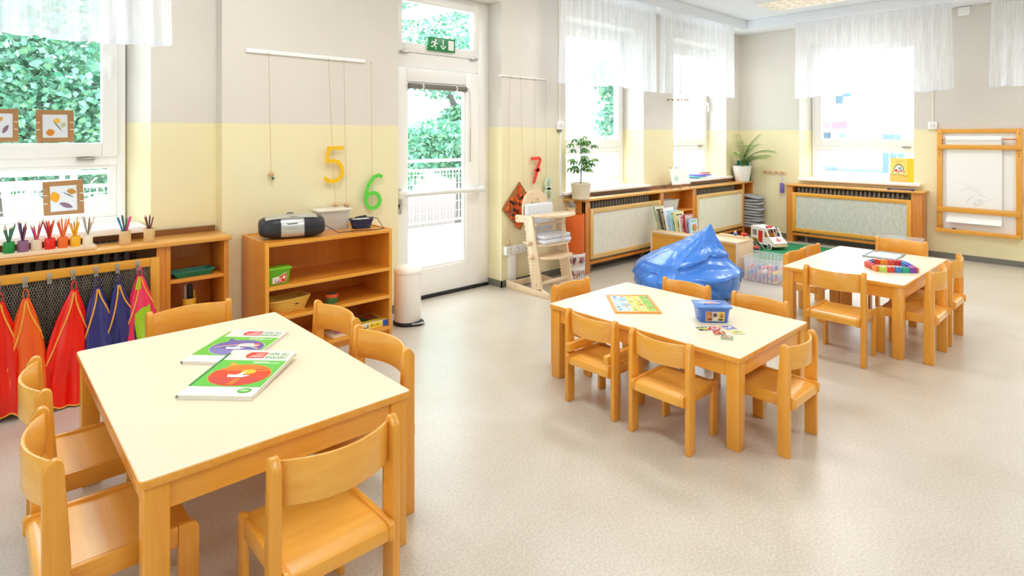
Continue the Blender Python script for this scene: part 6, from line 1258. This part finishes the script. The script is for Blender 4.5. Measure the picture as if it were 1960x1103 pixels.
tree('maple_tree', 'dense leafy tree filling the window with the cardboard frames', 0.2, 12.2, -1, 2.2, [((0, 0, 3.9), (2.6, 1.6, 2.0)), ((-1.4, 0.4, 2.8), (1.8, 1.4, 1.3)), ((1.0, 0.2, 2.9), (1.6, 1.4, 1.4)), ((0.2, 0.3, 5.8), (2.2, 1.4, 1.6))], 46000, 1, 0.115, [[(0, 0.1, 2.1), (0.5, -0.3, 2.9), (1.3, -0.5, 3.4)], [(0, 0.1, 2.1), (-0.6, 0, 3.2)]])
tree('leafy_tree', 'tree with an arching bare branch beyond the glass door', 9.6, 12.5, -1, 2.6, [((-0.6, 0, 4.4), (1.6, 1.0, 0.9)), ((-3.0, 0.3, 6.2), (2.2, 1.0, 1.3)), ((-1.0, 0, 6.0), (2.0, 1.0, 1.2)), ((0.3, 0, 3.0), (0.9, 0.8, 0.5)), ((-2.1, 0, 4.3), (0.45, 0.6, 0.5))], 14000, 2, 0.12, [[(0, 0.1, 2.5), (-0.2, 0, 3.4), (-0.9, -0.2, 4.2), (-2.0, -0.3, 4.3), (-2.9, -0.3, 3.7), (-3.3, -0.3, 3.0)]])
tree('bushy_tree', 'rounded bright green bush just behind the railing at the door', 6.6, 11.0, -1, 0.8, [((0, 0, 2.0), (0.75, 0.7, 0.75)), ((0.9, 0.3, 2.3), (0.8, 0.7, 0.6)), ((1.7, 0.5, 2.5), (0.8, 0.7, 0.5)), ((2.4, 0.6, 1.9), (0.9, 0.7, 0.4))], 6500, 3, 0.12)
tree('leafy_tree', 'thin tree whose leaves show through the window near the room corner', 17.5, 12.5, -1, 2.4, [((-1.0, 0, 3.2), (0.9, 0.8, 1.1)), ((-1.2, 0, 4.6), (1.0, 0.8, 0.8))], 1800, 4, 0.2)
tree('leafy_tree', 'far tree crown high behind the window with the leafy plant', 12.0, 13.5, -1, 3.0, [((0, 0, 6.2), (1.6, 1.0, 0.9)), ((-1.0, 0, 5.0), (0.8, 0.8, 0.5))], 1600, 5, 0.2)
t = thing('house', 'pale house across the street behind the window with the yellow book', 'building', (26, 0, -1.0)); g = G(); g.box(0, -12, 0, 8, 16, 11); g.build('wall', mat('F4F2F0', 0.8), t)
for y, z, w_, h_, c, nm in ((9.09, 2.88, 0.22, 0.28, 'AD7C88', 'awning'), (8.6, 2.88, 0.55, 0.28, 'AD7C88', 'awning'), (9.07, 2.48, 0.26, 0.24, '4A5E70', 'window'), (8.49, 2.52, 0.23, 0.17, '7E98A6', 'window'), (8.61, 3.9, 0.26, 0.31, '56707E', 'window'), (8.33, 4.18, 0.31, 0.14, '5D7886', 'window'), (6.76, 2.44, 0.59, 0.2, '6E8896', 'window'), (8.92, 1.09, 0.44, 0.24, '7A8FA0', 'window'), (7.86, 1.14, 1.6, 0.12, '8A9CA8', 'window'), (6.96, 1.15, 0.19, 0.78, '6C8CAE', 'shop_window'), (6.71, 1.74, 0.21, 0.18, '6C8CAE', 'window'), (6.45, 1.75, 0.21, 0.17, '6C8CAE', 'window'), (7.42, 5.6, 1.09, 0.94, '8A9CA8', 'window')):
    g = G(); g.box(-0.05, y - w_ / 2, z, 0.0, y + w_ / 2, z + h_); g.build(nm, mat(c, 0.3), t)
